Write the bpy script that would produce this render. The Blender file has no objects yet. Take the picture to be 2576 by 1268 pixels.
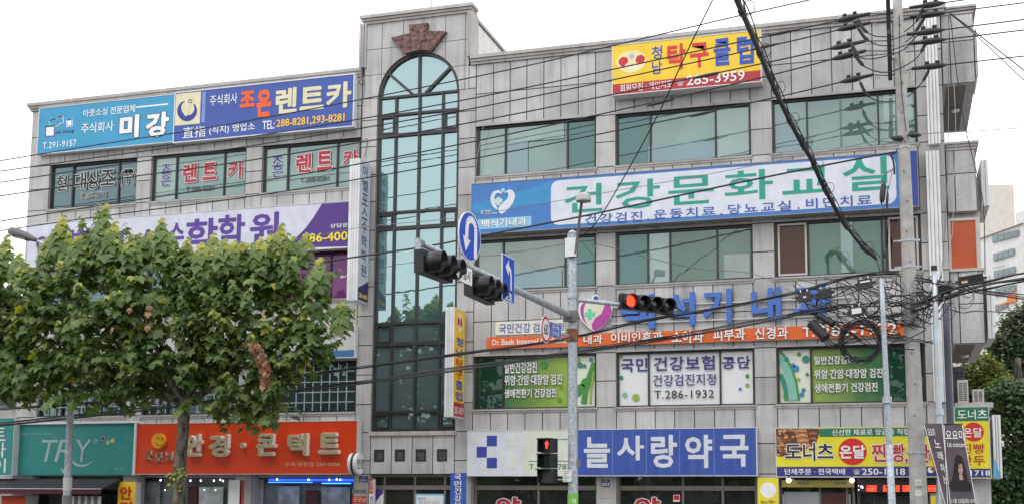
import bpy, math, random
from mathutils import Vector as V
rnd = random.Random(7)
C = bpy.context.scene.collection
sc = bpy.context.scene
# ------------------------------------------------------------------ camera
PF, YAW, PIT, ROL, CX, CZ, CD, PY = 3089.18, -.30584, .120673, .0072076, 11.24384, 2.06959, 32.08725, 262.21
_cy, _sy, _cp, _sp, _cr, _sr = (math.cos(YAW), math.sin(YAW), math.cos(PIT), math.sin(PIT), math.cos(ROL), math.sin(ROL))
FW = V((_sy*_cp, _cy*_cp, _sp)); _rt = V((_cy, -_sy, 0)); _up = _rt.cross(FW)
CR = _rt*_cr + _up*_sr; CU = _up*_cr - _rt*_sr; CO = V((CX, -CD, CZ))
cam = bpy.data.objects.new('camera', bpy.data.cameras.new('camera')); C.objects.link(cam)
from mathutils import Matrix
m4 = Matrix((CR, CU, -FW)).transposed().to_4x4(); m4.translation = CO
cam.matrix_world = m4
cam.data.sensor_width = 36; cam.data.lens = PF/2576*36; cam.data.shift_y = PY/2576
cam.data.clip_end = 2000; cam.data.clip_start = .5
sc.camera = cam
# ------------------------------------------------------------------ sky, sun, exposure
w = bpy.data.worlds.new('World'); sc.world = w; w.use_nodes = True
nt = w.node_tree; nt.nodes.clear()
sky = nt.nodes.new('ShaderNodeTexSky'); sky.sky_type = 'NISHITA'; sky.sun_disc = False
SUN_EL, SUN_AZ = math.radians(58), math.radians(200)
sky.sun_elevation = SUN_EL; sky.sun_rotation = SUN_AZ; sky.dust_density = 4; sky.air_density = 1
cl = nt.nodes.new('ShaderNodeRGB'); cl.outputs[0].default_value = (12.9, 13.1, 13.4, 1)      # unbroken cloud
mx = nt.nodes.new('ShaderNodeMix'); mx.data_type = 'RGBA'; mx.inputs[0].default_value = .86
bg = nt.nodes.new('ShaderNodeBackground'); bg.inputs[1].default_value = .15
wo = nt.nodes.new('ShaderNodeOutputWorld')
nt.links.new(sky.outputs[0], mx.inputs[6]); nt.links.new(cl.outputs[0], mx.inputs[7])
nt.links.new(mx.outputs[2], bg.inputs[0]); nt.links.new(bg.outputs[0], wo.inputs[0])
sl = bpy.data.lights.new('sun', 'SUN'); sl.energy = .9; sl.angle = math.radians(25); sl.color = (1, .975, .94)
so = bpy.data.objects.new('sun', sl); C.objects.link(so)
so.rotation_euler = V((math.sin(SUN_AZ)*math.cos(SUN_EL), math.cos(SUN_AZ)*math.cos(SUN_EL), math.sin(SUN_EL))).to_track_quat('Z', 'Y').to_euler()
sc.view_settings.view_transform = 'Standard'; sc.view_settings.look = 'None'
sc.view_settings.exposure = 0; sc.view_settings.gamma = 1; sc.view_settings.use_curve_mapping = False

# ------------------------------------------------------------------ surveying: sight lines from the camera met with real planes
def ray(x, y): return FW + CR*((x-1288)/PF) - CU*((y-634-PY)/PF)
def UN(x, y, P, n):
    d = ray(x, y); n = V(n); return CO + d*((V(P)-CO).dot(n)/d.dot(n))
def F(x, y, Y=0.): return UN(x, y, (0, Y, 0), (0, 1, 0))
def GX(x, y, X): return UN(x, y, (X, 0, 0), (1, 0, 0))
def HZ(x, y, Z): return UN(x, y, (0, 0, Z), (0, 0, 1))
def Q(a, b, c, d, Y=0.):
    p, q = F(a, b, Y), F(c, d, Y); return p.x, q.x, q.z, p.z           # x0,x1,z0,z1

# ------------------------------------------------------------------ materials
def lin(c): c /= 255; return c/12.92 if c <= .04045 else ((c+.055)/1.055)**2.4
def S(r, g, b, k=1.): return (lin(r)*k, lin(g)*k, lin(b)*k)
MATS = {}
def mat(name, col, rough=.55, metal=0., spec=.4, var=.08, scale=3., dirt=.0, bump=0., bscale=40., rndv=0., emit=0., trans=0., stretch=1., grime=(.16, .15, .14)):
    if name in MATS: return MATS[name]
    m = bpy.data.materials.new(name); MATS[name] = m; m.use_nodes = True
    t = m.node_tree; n = t.nodes; L = t.links.new; b = n['Principled BSDF']
    b.inputs['Roughness'].default_value = rough; b.inputs['Metallic'].default_value = metal
    b.inputs['Specular IOR Level'].default_value = spec
    tc = n.new('ShaderNodeTexCoord'); mp = n.new('ShaderNodeMapping'); L(tc.outputs['Object'], mp.inputs[0])
    mp.inputs['Scale'].default_value = (1, 1, stretch)
    nz = n.new('ShaderNodeTexNoise'); nz.inputs['Scale'].default_value = scale; nz.inputs['Detail'].default_value = 6
    L(mp.outputs[0], nz.inputs[0])
    mr = n.new('ShaderNodeMapRange'); mr.inputs[1].default_value = .3; mr.inputs[2].default_value = .7
    mr.inputs[3].default_value = 1-var; mr.inputs[4].default_value = 1+var; L(nz.outputs[0], mr.inputs[0])
    val = mr.outputs[0]
    if rndv:
        at = n.new('ShaderNodeAttribute'); at.attribute_name = 'rnd'
        m2 = n.new('ShaderNodeMapRange'); m2.inputs[3].default_value = 1-rndv; m2.inputs[4].default_value = 1+rndv
        L(at.outputs['Fac'], m2.inputs[0]); mu = n.new('ShaderNodeMath'); mu.operation = 'MULTIPLY'
        L(val, mu.inputs[0]); L(m2.outputs[0], mu.inputs[1]); val = mu.outputs[0]
    vm = n.new('ShaderNodeVectorMath'); vm.operation = 'SCALE'; vm.inputs[0].default_value = col; L(val, vm.inputs['Scale'])
    out = vm.outputs[0]
    if dirt:                                            # rain streaks: noise drawn out down the wall
        mp2 = n.new('ShaderNodeMapping'); mp2.inputs['Scale'].default_value = (5, 5, .45); L(tc.outputs['Object'], mp2.inputs[0])
        n2 = n.new('ShaderNodeTexNoise'); n2.inputs['Scale'].default_value = 1.3; n2.inputs['Detail'].default_value = 5; L(mp2.outputs[0], n2.inputs[0])
        r2 = n.new('ShaderNodeMapRange'); r2.inputs[1].default_value = .5; r2.inputs[2].default_value = .78
        r2.inputs[3].default_value = 0; r2.inputs[4].default_value = dirt; L(n2.outputs[0], r2.inputs[0])
        mc = n.new('ShaderNodeMix'); mc.data_type = 'RGBA'; L(r2.outputs[0], mc.inputs[0]); L(out, mc.inputs[6])
        mc.inputs[7].default_value = (*grime, 1); out = mc.outputs[2]
    L(out, b.inputs['Base Color'])
    if bump:
        n3 = n.new('ShaderNodeTexNoise'); n3.inputs['Scale'].default_value = bscale; n3.inputs['Detail'].default_value = 5; L(tc.outputs['Object'], n3.inputs[0])
        bp = n.new('ShaderNodeBump'); bp.inputs['Strength'].default_value = bump; bp.inputs['Distance'].default_value = .05
        L(n3.outputs[0], bp.inputs['Height']); L(bp.outputs[0], b.inputs['Normal'])
    if emit:
        L(out, b.inputs['Emission Color']); b.inputs['Emission Strength'].default_value = emit
    return m

def granite(name, col, var):
    m = mat(name, col, rough=.62, spec=.3, var=var, scale=1.1, dirt=.5, rndv=.115, grime=(.17, .155, .145))
    t = m.node_tree; n = t.nodes; L = t.links.new; b = n['Principled BSDF']
    src = b.inputs['Base Color'].links[0].from_socket
    tc = n.new('ShaderNodeTexCoord'); nz = n.new('ShaderNodeTexNoise'); nz.inputs['Scale'].default_value = 42; nz.inputs['Detail'].default_value = 3
    L(tc.outputs['Object'], nz.inputs[0])
    mr = n.new('ShaderNodeMapRange'); mr.inputs[1].default_value = .3; mr.inputs[2].default_value = .7; mr.inputs[3].default_value = .8; mr.inputs[4].default_value = 1.2
    L(nz.outputs[0], mr.inputs[0]); vm = n.new('ShaderNodeVectorMath'); vm.operation = 'SCALE'
    L(src, vm.inputs[0]); L(mr.outputs[0], vm.inputs['Scale']); L(vm.outputs[0], b.inputs['Base Color'])
    return m

def glass(name, base, tint=(.75, .95, .92), refl=.3, wav=.004, var=.12, scale=.6, base2=None, gz=None):
    """coated window pane: tinted mirror over whatever hangs behind it"""
    if name in MATS: return MATS[name]
    m = bpy.data.materials.new(name); MATS[name] = m; m.use_nodes = True
    t = m.node_tree; n = t.nodes; L = t.links.new; n.remove(n['Principled BSDF'])
    out = n['Material Output']; tc = n.new('ShaderNodeTexCoord')
    nz = n.new('ShaderNodeTexNoise'); nz.inputs['Scale'].default_value = scale; nz.inputs['Detail'].default_value = 4; L(tc.outputs['Object'], nz.inputs[0])
    mr = n.new('ShaderNodeMapRange'); mr.inputs[1].default_value = .3; mr.inputs[2].default_value = .7; mr.inputs[3].default_value = 1-var; mr.inputs[4].default_value = 1+var
    L(nz.outputs[0], mr.inputs[0])
    vm = n.new('ShaderNodeVectorMath'); vm.operation = 'SCALE'; vm.inputs[0].default_value = base; L(mr.outputs[0], vm.inputs['Scale'])
    d = n.new('ShaderNodeBsdfDiffuse'); L(vm.outputs[0], d.inputs[0])
    g = n.new('ShaderNodeBsdfGlossy'); g.inputs['Color'].default_value = (*tint, 1); g.inputs['Roughness'].default_value = .015
    n2 = n.new('ShaderNodeTexNoise'); n2.inputs['Scale'].default_value = 1.7; L(tc.outputs['Object'], n2.inputs[0])
    bp = n.new('ShaderNodeBump'); bp.inputs['Strength'].default_value = wav; bp.inputs['Distance'].default_value = 1; L(n2.outputs[0], bp.inputs['Height']); L(bp.outputs[0], g.inputs['Normal'])
    fr = n.new('ShaderNodeLayerWeight'); fr.inputs[0].default_value = .25
    ad = n.new('ShaderNodeMath'); ad.operation = 'MULTIPLY_ADD'; ad.inputs[1].default_value = .5; ad.inputs[2].default_value = refl; ad.use_clamp = True; L(fr.outputs['Fresnel'], ad.inputs[0])
    mi = n.new('ShaderNodeMixShader'); L(ad.outputs[0], mi.inputs[0]); L(d.outputs[0], mi.inputs[1]); L(g.outputs[0], mi.inputs[2]); L(mi.outputs[0], out.inputs[0])
    return m

def leafmat(name, c0, c1, c2, tr=.32):
    m = bpy.data.materials.new(name); m.use_nodes = True; t = m.node_tree; n = t.nodes; L = t.links.new
    n.remove(n['Principled BSDF']); at = n.new('ShaderNodeAttribute'); at.attribute_name = 'rnd'
    cr = n.new('ShaderNodeValToRGB'); e = cr.color_ramp.elements
    e[0].position = 0; e[0].color = (*c0, 1); e[1].position = .8; e[1].color = (*c1, 1); k = e.new(.97); k.color = (*c2, 1)
    L(at.outputs['Fac'], cr.inputs[0])
    d = n.new('ShaderNodeBsdfPrincipled'); d.inputs['Roughness'].default_value = .42; d.inputs['Specular IOR Level'].default_value = .5; L(cr.outputs[0], d.inputs['Base Color'])
    tl = n.new('ShaderNodeBsdfTranslucent'); hs = n.new('ShaderNodeVectorMath'); hs.operation = 'MULTIPLY'; hs.inputs[1].default_value = (1.7, 1.75, .5); L(cr.outputs[0], hs.inputs[0]); L(hs.outputs[0], tl.inputs[0])
    mi = n.new('ShaderNodeMixShader'); mi.inputs[0].default_value = tr; L(d.outputs[0], mi.inputs[1]); L(tl.outputs[0], mi.inputs[2]); L(mi.outputs[0], n['Material Output'].inputs[0])
    return m

def lamp_mat(name, col, e):
    if name in MATS: return MATS[name]
    m = bpy.data.materials.new(name); MATS[name] = m; m.use_nodes = True; b = m.node_tree.nodes['Principled BSDF']
    b.inputs['Base Color'].default_value = (*[min(.8, c) for c in col], 1); b.inputs['Emission Color'].default_value = (*col, 1); b.inputs['Emission Strength'].default_value = e
    return m

GRAN = granite('granite', (.438, .426, .420), .16)
GRAN2 = granite('granite_trim', (.41, .385, .37), .12)
SEAL = mat('sealant', (.06, .055, .052), .8)
CREAM = mat('cream_cladding', (.66, .62, .57), .5, rndv=.03, dirt=.1)
BRONZE = mat('bronze_frame', (.035, .032, .034), .4, var=.2)
BRONZE2 = mat('brown_frame', (.085, .075, .07), .4)
WHITEF = mat('white_frame', (.78, .78, .77), .4)
SIGNW = mat('sign_edge_white', (.68, .69, .70), .35, dirt=.12)
ALU = mat('aluminium', (.45, .45, .44), .35, metal=.6)
STEEL = mat('stainless', (.42, .40, .38), .28, metal=.9)
GALV = mat('galvanised', (.40, .435, .47), .55, metal=.25, var=.38, scale=22, dirt=.25)
CONC = mat('concrete', (.40, .388, .366), .8, var=.18, scale=4, dirt=.35, bump=.25, bscale=60)
BLACK = mat('black_rubber', (.016, .016, .019), .55, var=.2)
BLACKP = mat('black_paint', (.022, .022, .025), .42, var=.15)
BLKTXT = mat('black_vinyl', (.025, .025, .028), .5)
WHT = mat('white_vinyl', (.78, .78, .77), .45)
GREY = mat('grey_paint', (.16, .165, .175), .5)
DARKIN = mat('dark_interior', (.028, .028, .03), .7, var=.3)

# ------------------------------------------------------------------ mesh builder
class MB:
    def __init__(s): s.v = []; s.f = []; s.m = []; s.r = []
    def add(s, vs, fs, mi=0, r=None):
        o = len(s.v); s.v += [tuple(p) for p in vs]; r = rnd.random() if r is None else r
        for f in fs: s.f.append([i+o for i in f]); s.m.append(mi); s.r.append(r)
        return s
    def box(s, x0, x1, y0, y1, z0, z1, mi=0, front=None, r=None):
        if x0 > x1: x0, x1 = x1, x0
        if y0 > y1: y0, y1 = y1, y0
        if z0 > z1: z0, z1 = z1, z0
        vs = [(x0, y0, z0), (x1, y0, z0), (x1, y1, z0), (x0, y1, z0), (x0, y0, z1), (x1, y0, z1), (x1, y1, z1), (x0, y1, z1)]
        fs = [(0, 1, 5, 4), (1, 2, 6, 5), (2, 3, 7, 6), (3, 0, 4, 7), (4, 5, 6, 7), (3, 2, 1, 0)]
        o = len(s.f); s.add(vs, fs, mi, r)
        if front is not None: s.m[o] = front
        return s
    def obox(s, c, u, v, n, a, b, d, mi=0, front=None):
        """box at centre c, half sizes a,b,d along u,v,n; front = face on +n"""
        c, u, v, n = V(c), V(u), V(v), V(n)
        vs = [c+u*(i*a)+v*(j*b)+n*(k*d) for k in (1, -1) for j in (-1, 1) for i in (-1, 1)]
        fs = [(0, 1, 3, 2), (6, 7, 5, 4), (0, 4, 5, 1), (2, 3, 7, 6), (0, 2, 6, 4), (1, 5, 7, 3)]
        o = len(s.f); s.add(vs, fs, mi)
        if front is not None: s.m[o] = front
        return s
    def prism(s, pts, y0, y1, mi=0, side=None, map=None):
        """polygon pts in (x,z), thickness y0 (front) .. y1"""
        n = len(pts); vs = [(p[0], y0, p[1]) for p in pts]+[(p[0], y1, p[1]) for p in pts]
        if map: vs = [map(*q) for q in vs]
        o = len(s.f)
        s.add(vs, [tuple(range(n)), tuple(range(2*n-1, n-1, -1))], mi)
        s.add(vs, [((i+1) % n, i, i+n, (i+1) % n+n) for i in range(n)], mi if side is None else side, s.r[-1])
        return s
    def tube(s, pts, r, n=6, mi=0, cap=True):
        pts = [V(p) for p in pts]; k = len(pts)
        if not hasattr(r, '__len__'): r = [r]*k
        vs = []; pu = None
        for i, p in enumerate(pts):
            d = (pts[min(i+1, k-1)]-pts[max(i-1, 0)])
            d = d.normalized() if d.length > 1e-9 else V((0, 0, 1))
            if pu is None: a = d.orthogonal().normalized()
            else: a = (pu-d*pu.dot(d)); a = a.normalized() if a.length > 1e-6 else d.orthogonal().normalized()
            pu = a; b = d.cross(a)
            for j in range(n):
                t = 2*math.pi*j/n; vs.append(p+(a*math.cos(t)+b*math.sin(t))*r[i])
        fs = [(i*n+j, i*n+(j+1) % n, (i+1)*n+(j+1) % n, (i+1)*n+j) for i in range(k-1) for j in range(n)]
        if cap: fs += [tuple(range(n-1, -1, -1)), tuple(range((k-1)*n, k*n))]
        return s.add(vs, fs, mi)
    def ball(s, c, r, n=8, mi=0, sq=(1, 1, 1)):
        c = V(c); k = n//2+1
        return s.tube_rings([(c+V((0, 0, -math.cos(math.pi*i/k)*r*sq[2])), max(.001, math.sin(math.pi*i/k)*r)) for i in range(k+1)], n, mi)
    def tube_rings(s, rings, n, mi=0):
        vs = []
        for c, r in rings:
            for j in range(n): t = 2*math.pi*j/n; vs.append((c.x+r*math.cos(t), c.y+r*math.sin(t), c.z))
        k = len(rings)
        return s.add(vs, [(i*n+j, i*n+(j+1) % n, (i+1)*n+(j+1) % n, (i+1)*n+j) for i in range(k-1) for j in range(n)], mi)
    def build(s, name, mats, parent=None, smooth=False, label=None):
        me = bpy.data.meshes.new(name); me.from_pydata(s.v, [], s.f)
        for m in (mats if isinstance(mats, (list, tuple)) else [mats]): me.materials.append(m)
        me.polygons.foreach_set('material_index', s.m)
        at = me.attributes.new('rnd', 'FLOAT', 'FACE'); at.data.foreach_set('value', s.r)
        if smooth: me.polygons.foreach_set('use_smooth', [True]*len(me.polygons))
        me.update()
        return link(name, me, parent, label)

def link(name, me, parent=None, label=None):
    o = bpy.data.objects.new(name, me); C.objects.link(o)
    if parent is not None:
        o.parent = parent
        if parent.parent is None and parent.type == 'EMPTY': o.location = -parent.location
    if label: o['label'] = label
    return o
def tag(o, label, cat, group=None, kind=None):
    if label: o['label'] = label
    if cat: o['category'] = cat
    if group: o['group'] = group
    if kind: o['kind'] = kind
    return o
def thing(name, label, cat, loc, group=None):
    o = bpy.data.objects.new(name, None); C.objects.link(o); o.location = loc; o.empty_display_size = .3
    return tag(o, label, cat, group)
def box(name, m, parent, *a, **k): return MB().box(*a, **k).build(name, m, parent)

_tc = {}
def glyphs(s, off, ext, shear=0., sp=1.):
    k = (s, off, ext, shear, sp)
    if k in _tc: return _tc[k]
    c = bpy.data.curves.new('t', 'FONT'); c.body = s; c.offset = off; c.extrude = ext; c.resolution_u = 2; c.shear = shear; c.space_character = sp; c.space_line = .95
    o = bpy.data.objects.new('t', c); C.objects.link(o)
    dg = bpy.context.evaluated_depsgraph_get(); dg.update()
    me = bpy.data.meshes.new_from_object(o.evaluated_get(dg)); bpy.data.objects.remove(o); bpy.data.curves.remove(c)
    vs = [v.co.copy() for v in me.vertices]; fs = [tuple(p.vertices) for p in me.polygons]; nz = [p.normal.z for p in me.polygons]; bpy.data.meshes.remove(me)
    _tc[k] = (vs, fs, nz); return _tc[k]
def letter(parent, s, org, u, v, m, bold=.012, th=.008, outline=None, name='lettering', shear=0., sp=1., side=None, lift=0., keep=False):
    """text s fitted to the parallelogram org + u (reading direction) + v (up), raised th from the face"""
    org, u, v = V(org), V(u), V(v); n = u.cross(v).normalized()
    def heavy(b_):                                      # thin offset plus shifted copies: strokes thicken without folding over themselves
        base = min(b_, .012); ex = b_-base
        return base, [(0, 0)]+([(ex*math.cos(2*math.pi*i/8), ex*math.sin(2*math.pi*i/8)) for i in range(8)] if ex > .003 else []), max(ex, 0)
    base, sh, ex = heavy(bold); vs, fs, nz = glyphs(s, base, .5, shear, sp)
    x0, x1 = min(p.x for p in vs)-ex, max(p.x for p in vs)+ex; y0, y1 = min(p.y for p in vs)-ex, max(p.y for p in vs)+ex
    res = None
    for (off, mm, t, l) in ([(bold+outline[1], outline[0], th*.4, lift)] if outline else [])+[(bold, m, th, lift)]:
        base, sh, ex = heavy(off); vs2, fs2, nz2 = glyphs(s, base, .5, shear, sp); b = MB(); flat = t <= .02
        fsel = [f for f, z in zip(fs2, nz2) if z > .5] if flat else fs2; sel = [0 if z > .5 else 1 for z in nz2] if not flat else [0]*len(fsel)
        for k, (dx, dy) in enumerate(sh):
            b.add([org+u*((p.x+dx-x0)/(x1-x0))+v*((p.y+dy-y0)/(y1-y0))+n*(l+(p.z+.5)*t+k*.00025) for p in vs2], fsel, 0)
            if side and mm is m: b.m[-len(fsel):] = sel
        res = b.build(name if mm is m else 'lettering_edge', [mm, side] if side and mm is m else [mm], parent)
    return res
def text(parent, s, a, b, c, d, Y, m, **k):
    """text on a plane parallel to the facade; a,b = sight line of its upper left, c,d of its lower right"""
    x0, x1, z0, z1 = Q(a, b, c, d, Y)
    return letter(parent, s, (x0, Y-k.pop('gap', .0), z0), (x1-x0, 0, 0), (0, 0, z1-z0), m, **k)
def plate(parent, a, b, c, d, Y, m, th=.004, name='panel_field'):
    x0, x1, z0, z1 = Q(a, b, c, d, Y)
    return MB().box(x0, x1, Y-th, Y, z0, z1).build(name, m, parent)
def disc_pts(cx, cz, rx, rz, n=28, a0=0, a1=2*math.pi): return [(cx+rx*math.cos(a0+(a1-a0)*i/n), cz+rz*math.sin(a0+(a1-a0)*i/n)) for i in range(n if abs(a1-a0-2*math.pi) < 1e-6 else n+1)]
def disc(parent, x, y, r, Y, m, th=.006, name='emblem', ry=None):
    p = F(x, y, Y); k = (F(x+r, y, Y)-p).x; kz = k if ry is None else (p-F(x, y+ry, Y)).z
    return MB().prism(disc_pts(p.x, p.z, k, kz), Y-th, Y).build(name, m, parent)
def poly(parent, pts, Y, m, th=.006, name='emblem'):
    q = [F(a, b, Y) for a, b in pts]; return MB().prism([(p.x, p.z) for p in q][::-1], Y-th, Y).build(name, m, parent)
def stroke(parent, pts, wd, Y, m, th=.006, name='emblem'):
    """flat ribbon through sight-line points"""
    q = [F(a, b, Y) for a, b in pts]; b = MB(); Lf, Rt = [], []
    for i, p in enumerate(q):
        d = q[min(i+1, len(q)-1)]-q[max(i-1, 0)]; nn = V((-d.z, 0, d.x)).normalized()*(wd/2 if not hasattr(wd, '__len__') else wd[i]/2)
        Lf.append((p.x+nn.x, p.z+nn.z)); Rt.append((p.x-nn.x, p.z-nn.z))
    for i in range(len(q)-1): b.prism([Rt[i], Rt[i+1], Lf[i+1], Lf[i]], Y-th, Y)
    return b.build(name, m, parent)
def sign(name, label, face, a, b, c, d, Y, back=-.02, cat='shop sign', group=None, edge=None, rim=.0):
    """box sign on brackets: returns root and its front plane"""
    x0, x1, z0, z1 = Q(a, b, c, d, Y)
    r = thing(name, label, cat, ((x0+x1)/2, back, z0), group)
    MB().box(x0, x1, Y, back, z0, z1, 1, front=0).build('panel', [face, edge or SIGNW], r)
    if rim:
        f = MB(); g = rim
        for q in ((x0-g, x1+g, z1, z1+g), (x0-g, x1+g, z0-g, z0), (x0-g, x0, z0, z1), (x1, x1+g, z0, z1)): f.box(q[0], q[1], Y-.012, back, q[2], q[3])
        f.build('frame', edge or SIGNW, r)
    return r, Y-.001
# ------------------------------------------------------------------ ground
g = MB().box(-400, 400, -300, 500, -1, -.12).build('ground', mat('ground_soil', (.12, .11, .09), .9)); tag(g, 'bare ground under the street', None, kind='structure')
rd = MB().box(-300, 300, -27, -6, -.119, 0).build('road', mat('asphalt', (.055, .055, .058), .85, var=.2, scale=20, bump=.2)); tag(rd, 'asphalt road in front of the building', None, kind='structure')
pv = MB().box(-300, 300, -6, 12, -.119, .14).build('pavement', mat('paving', (.27, .25, .24), .8, var=.15, scale=8)); tag(pv, 'paved footway along the shops', None, kind='structure')
p2 = MB().box(-300, 300, -34, -27, -.119, .14).build('pavement', mat('paving', (0, 0, 0))); tag(p2, 'paved footway across the road', None, kind='structure')
mk = MB()
for i in range(-30, 30): mk.box(i*8, i*8+3, -16.6, -16.45, .001, .005)
tag(mk.build('road_marking', mat('road_paint', (.7, .7, .66), .7)), 'white lane dashes on the asphalt', None, kind='structure')

# ================================================================== the main building
BX0, BX1 = -15.24, 12.56
bld = thing('commercial_building', 'four storey grey granite block with shops below and an arched glass stair tower', 'building', (-1.3, 5, 0))
Z2B, Z2T, Z3B, Z3T, Z4B, Z4T, ZP = 4.70, 6.18, 8.0, 9.46, 11.3, 12.76, 14.60
WR = [(0, 3.49), (4.05, 7.71), (8.28, 11.91)]
WL = [(-14.45, -11.22), (-10.68, -7.38), (-6.82, -3.62)]
GX0, GX1 = -3.06, -.56                                             # stair glazing
J = .027
def slab(mb, x0, x1, z0, z1, xs, zs, back=.36):
    """granite panels with open joints over a sealed backing; xs, zs = inner joint lines"""
    mb.box(x0, x1, .014, back, z0, z1, 0, front=1, r=.5)
    X = [x0]+list(xs)+[x1]; Zz = [z0]+list(zs)+[z1]
    for i in range(len(X)-1):
        for k in range(len(Zz)-1):
            o = rnd.uniform(-.0025, .0025)
            mb.box(X[i]+J/2, X[i+1]-J/2, o, .0145, Zz[k]+J/2, Zz[k+1]-J/2, 0)
def cols(x0, x1, n): return [x0+(x1-x0)*i/n for i in range(1, n)]
wl = MB(); sills = MB()
def wing(wins, ends, n):
    xs = []; xl = ends[0]
    for (a, b) in wins:
        if a-xl > .9: xs += cols(xl, a, round((a-xl)/.55))
        xs += [a]+cols(a, b, n)+[b]; xl = b
    xs = [x for x in sorted(set(xs)) if ends[0]+.05 < x < ends[1]-.05]
    for (z0, z1, zs) in ((Z4T, ZP, [13.72]), (Z3T, Z4B, [10.4]), (Z2T, Z3B, [7.15]), (2.92, Z2B, [3.7])): slab(wl, ends[0], ends[1], z0, z1, xs, zs)
    pil = [(ends[0], wins[0][0])]+[(wins[i][1], wins[i+1][0]) for i in range(len(wins)-1)]+[(wins[-1][1], ends[1])]
    for (a, b) in pil:
        if b-a < .1: continue
        for (z0, z1) in ((Z4B, Z4T), (Z3B, Z3T), (Z2B, Z2T)):
            slab(wl, a, b, z0, z1, [], [z0+(z1-z0)*(.48)])
        slab(wl, a, b, 0, 2.92, [], [1.0, 2.0])
    for (a, b) in wins:
        for z in (Z2B, Z3B, Z4B): MB().box(a-.04, b+.04, -.05, .13, z-.045, z).box(a-.02, b+.02, -.025, .13, z-.1, z-.045).build('sill', GRAN2, bld)
        for z in (Z2T, Z3T, Z4T): box('lintel', GRAN2, bld, a-.02, b+.02, -.022, .13, z, z+.06)
wing(WR, (-.02, BX1), 7); wing(WL, (BX0, -3.58), 6)
# stair tower side strips, with their own joints
zz = [3.3, 4.1, 4.9, 5.75, 6.6, 7.45, 8.3, 9.1, 9.95, 10.8, 11.6, 12.45, 13.25]
slab(wl, -3.58, GX0-.02, 2.92, 13.91, [], zz); slab(wl, GX1+.02, -.02, 2.92, 13.91, [], zz)
slab(wl, -3.58, -3.525, 13.91, 14.6, [], []); slab(wl, -.245, -.02, 13.91, 14.6, [], [])
slab(wl, GX0-.02, GX1+.02, 2.92, 4.0, cols(GX0, GX1, 4), [])
slab(wl, -3.58, -3.1, 0, 2.92, [], [1, 2]); slab(wl, -.5, -.02, 0, 2.92, [], [1, 2])
wl.build('wall', [GRAN, SEAL], bld)
# arch spandrel of the stair tower
AC = (-1.81, 13.91); AR = 1.27
tw = MB(); N = 40; TX0, TX1, TZ = -3.52, -.25, 16.22
inn, out = [], []
for i in range(N+1):
    t = math.pi*(1-i/N); c, s = math.cos(t), math.sin(t)
    inn.append((AC[0]+AR*c, AC[1]+AR*s))
    k = min((TX1-AC[0])/c if c > 1e-6 else 1e9, (TX0-AC[0])/c if c < -1e-6 else 1e9, (TZ-AC[1])/s if s > 1e-6 else 1e9)
    out.append((AC[0]+k*c, AC[1]+k*s))
for i in range(N):
    a, b, c, d = inn[i], inn[i+1], out[i+1], out[i]
    tw.add([(a[0], 0, a[1]), (b[0], 0, b[1]), (c[0], 0, c[1]), (d[0], 0, d[1])], [(0, 1, 2, 3)], 0, .5)
    tw.add([(a[0], 0, a[1]), (a[0], .36, a[1]), (b[0], .36, b[1]), (b[0], 0, b[1])], [(0, 1, 2, 3)], 0, .5)
for c in ((TX0, TZ), (TX1, TZ)):                                   # corner fillers
    o = min(range(N), key=lambda i: 0 if (out[i][0]-c[0])*(out[i+1][0]-c[0]) == 0 and (out[i][1]-c[1])*(out[i+1][1]-c[1]) == 0 and out[i] != c and out[i+1] != c and (out[i][0] != out[i+1][0] and out[i][1] != out[i+1][1]) else 1)
    tw.add([(out[o][0], 0, out[o][1]), (out[o+1][0], 0, out[o+1][1]), (c[0], 0, c[1])], [(0, 1, 2)], 0, .5)
def inarch(x, z): return (x-AC[0])**2+(z-AC[1])**2 < AR*AR or z < AC[1]
for x in (-2.98, -2.3, -1.66, -.98, -.5+.13):
    z0 = AC[1]+math.sqrt(max(0, AR*AR-(x-AC[0])**2)) if abs(x-AC[0]) < AR else AC[1]
    tw.box(x-.008, x+.008, -.002, .001, z0, TZ, 1)
for z in (14.62, 15.4):
    h = math.sqrt(max(0, AR*AR-(z-AC[1])**2)) if z-AC[1] < AR else 0
    tw.box(TX0, AC[0]-h, -.002, .001, z-.008, z+.008, 1); tw.box(AC[0]+h, TX1, -.002, .001, z-.008, z+.008, 1)
for x in (-3.52, -.25):
    tw.box(min(x, AC[0]-AR if x < -2 else AC[0]+AR), max(x, AC[0]-AR if x < -2 else AC[0]+AR), -.002, .001, 13.9, 13.916, 1)
tw.build('tower_wall', [GRAN, SEAL], bld)
# cornices, three stepped mouldings
co = MB()
def cornice(x0, x1, z, l=0, r=0, ret=0.):
    for k, (p, h0, h1) in enumerate(((.05, 0, .07), (.095, .075, .15), (.14, .155, .25))):
        co.box(x0-(p if l else 0), x1+(p if r else 0), -p, .4, z+h0, z+h1)
cornice(BX0, TX0-.07, ZP, 1, 0); cornice(TX1+.07, BX1, ZP, 0, 1); cornice(TX0, TX1, TZ-.03, 1, 1)
for k, (p, a) in enumerate(((.05, .0), (.095, .07), (.14, .13))):      # mouldings turn down the tower's edges
    co.box(TX0-.07+.06-a, TX0+.05-a, -p, .4, 14.86, TZ-.03-.001*k); co.box(TX1-.05+a, TX1+.01+a, -p, .4, 14.86, TZ-.03-.001*k)
co.build('cornice', GRAN2, bld)
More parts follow.
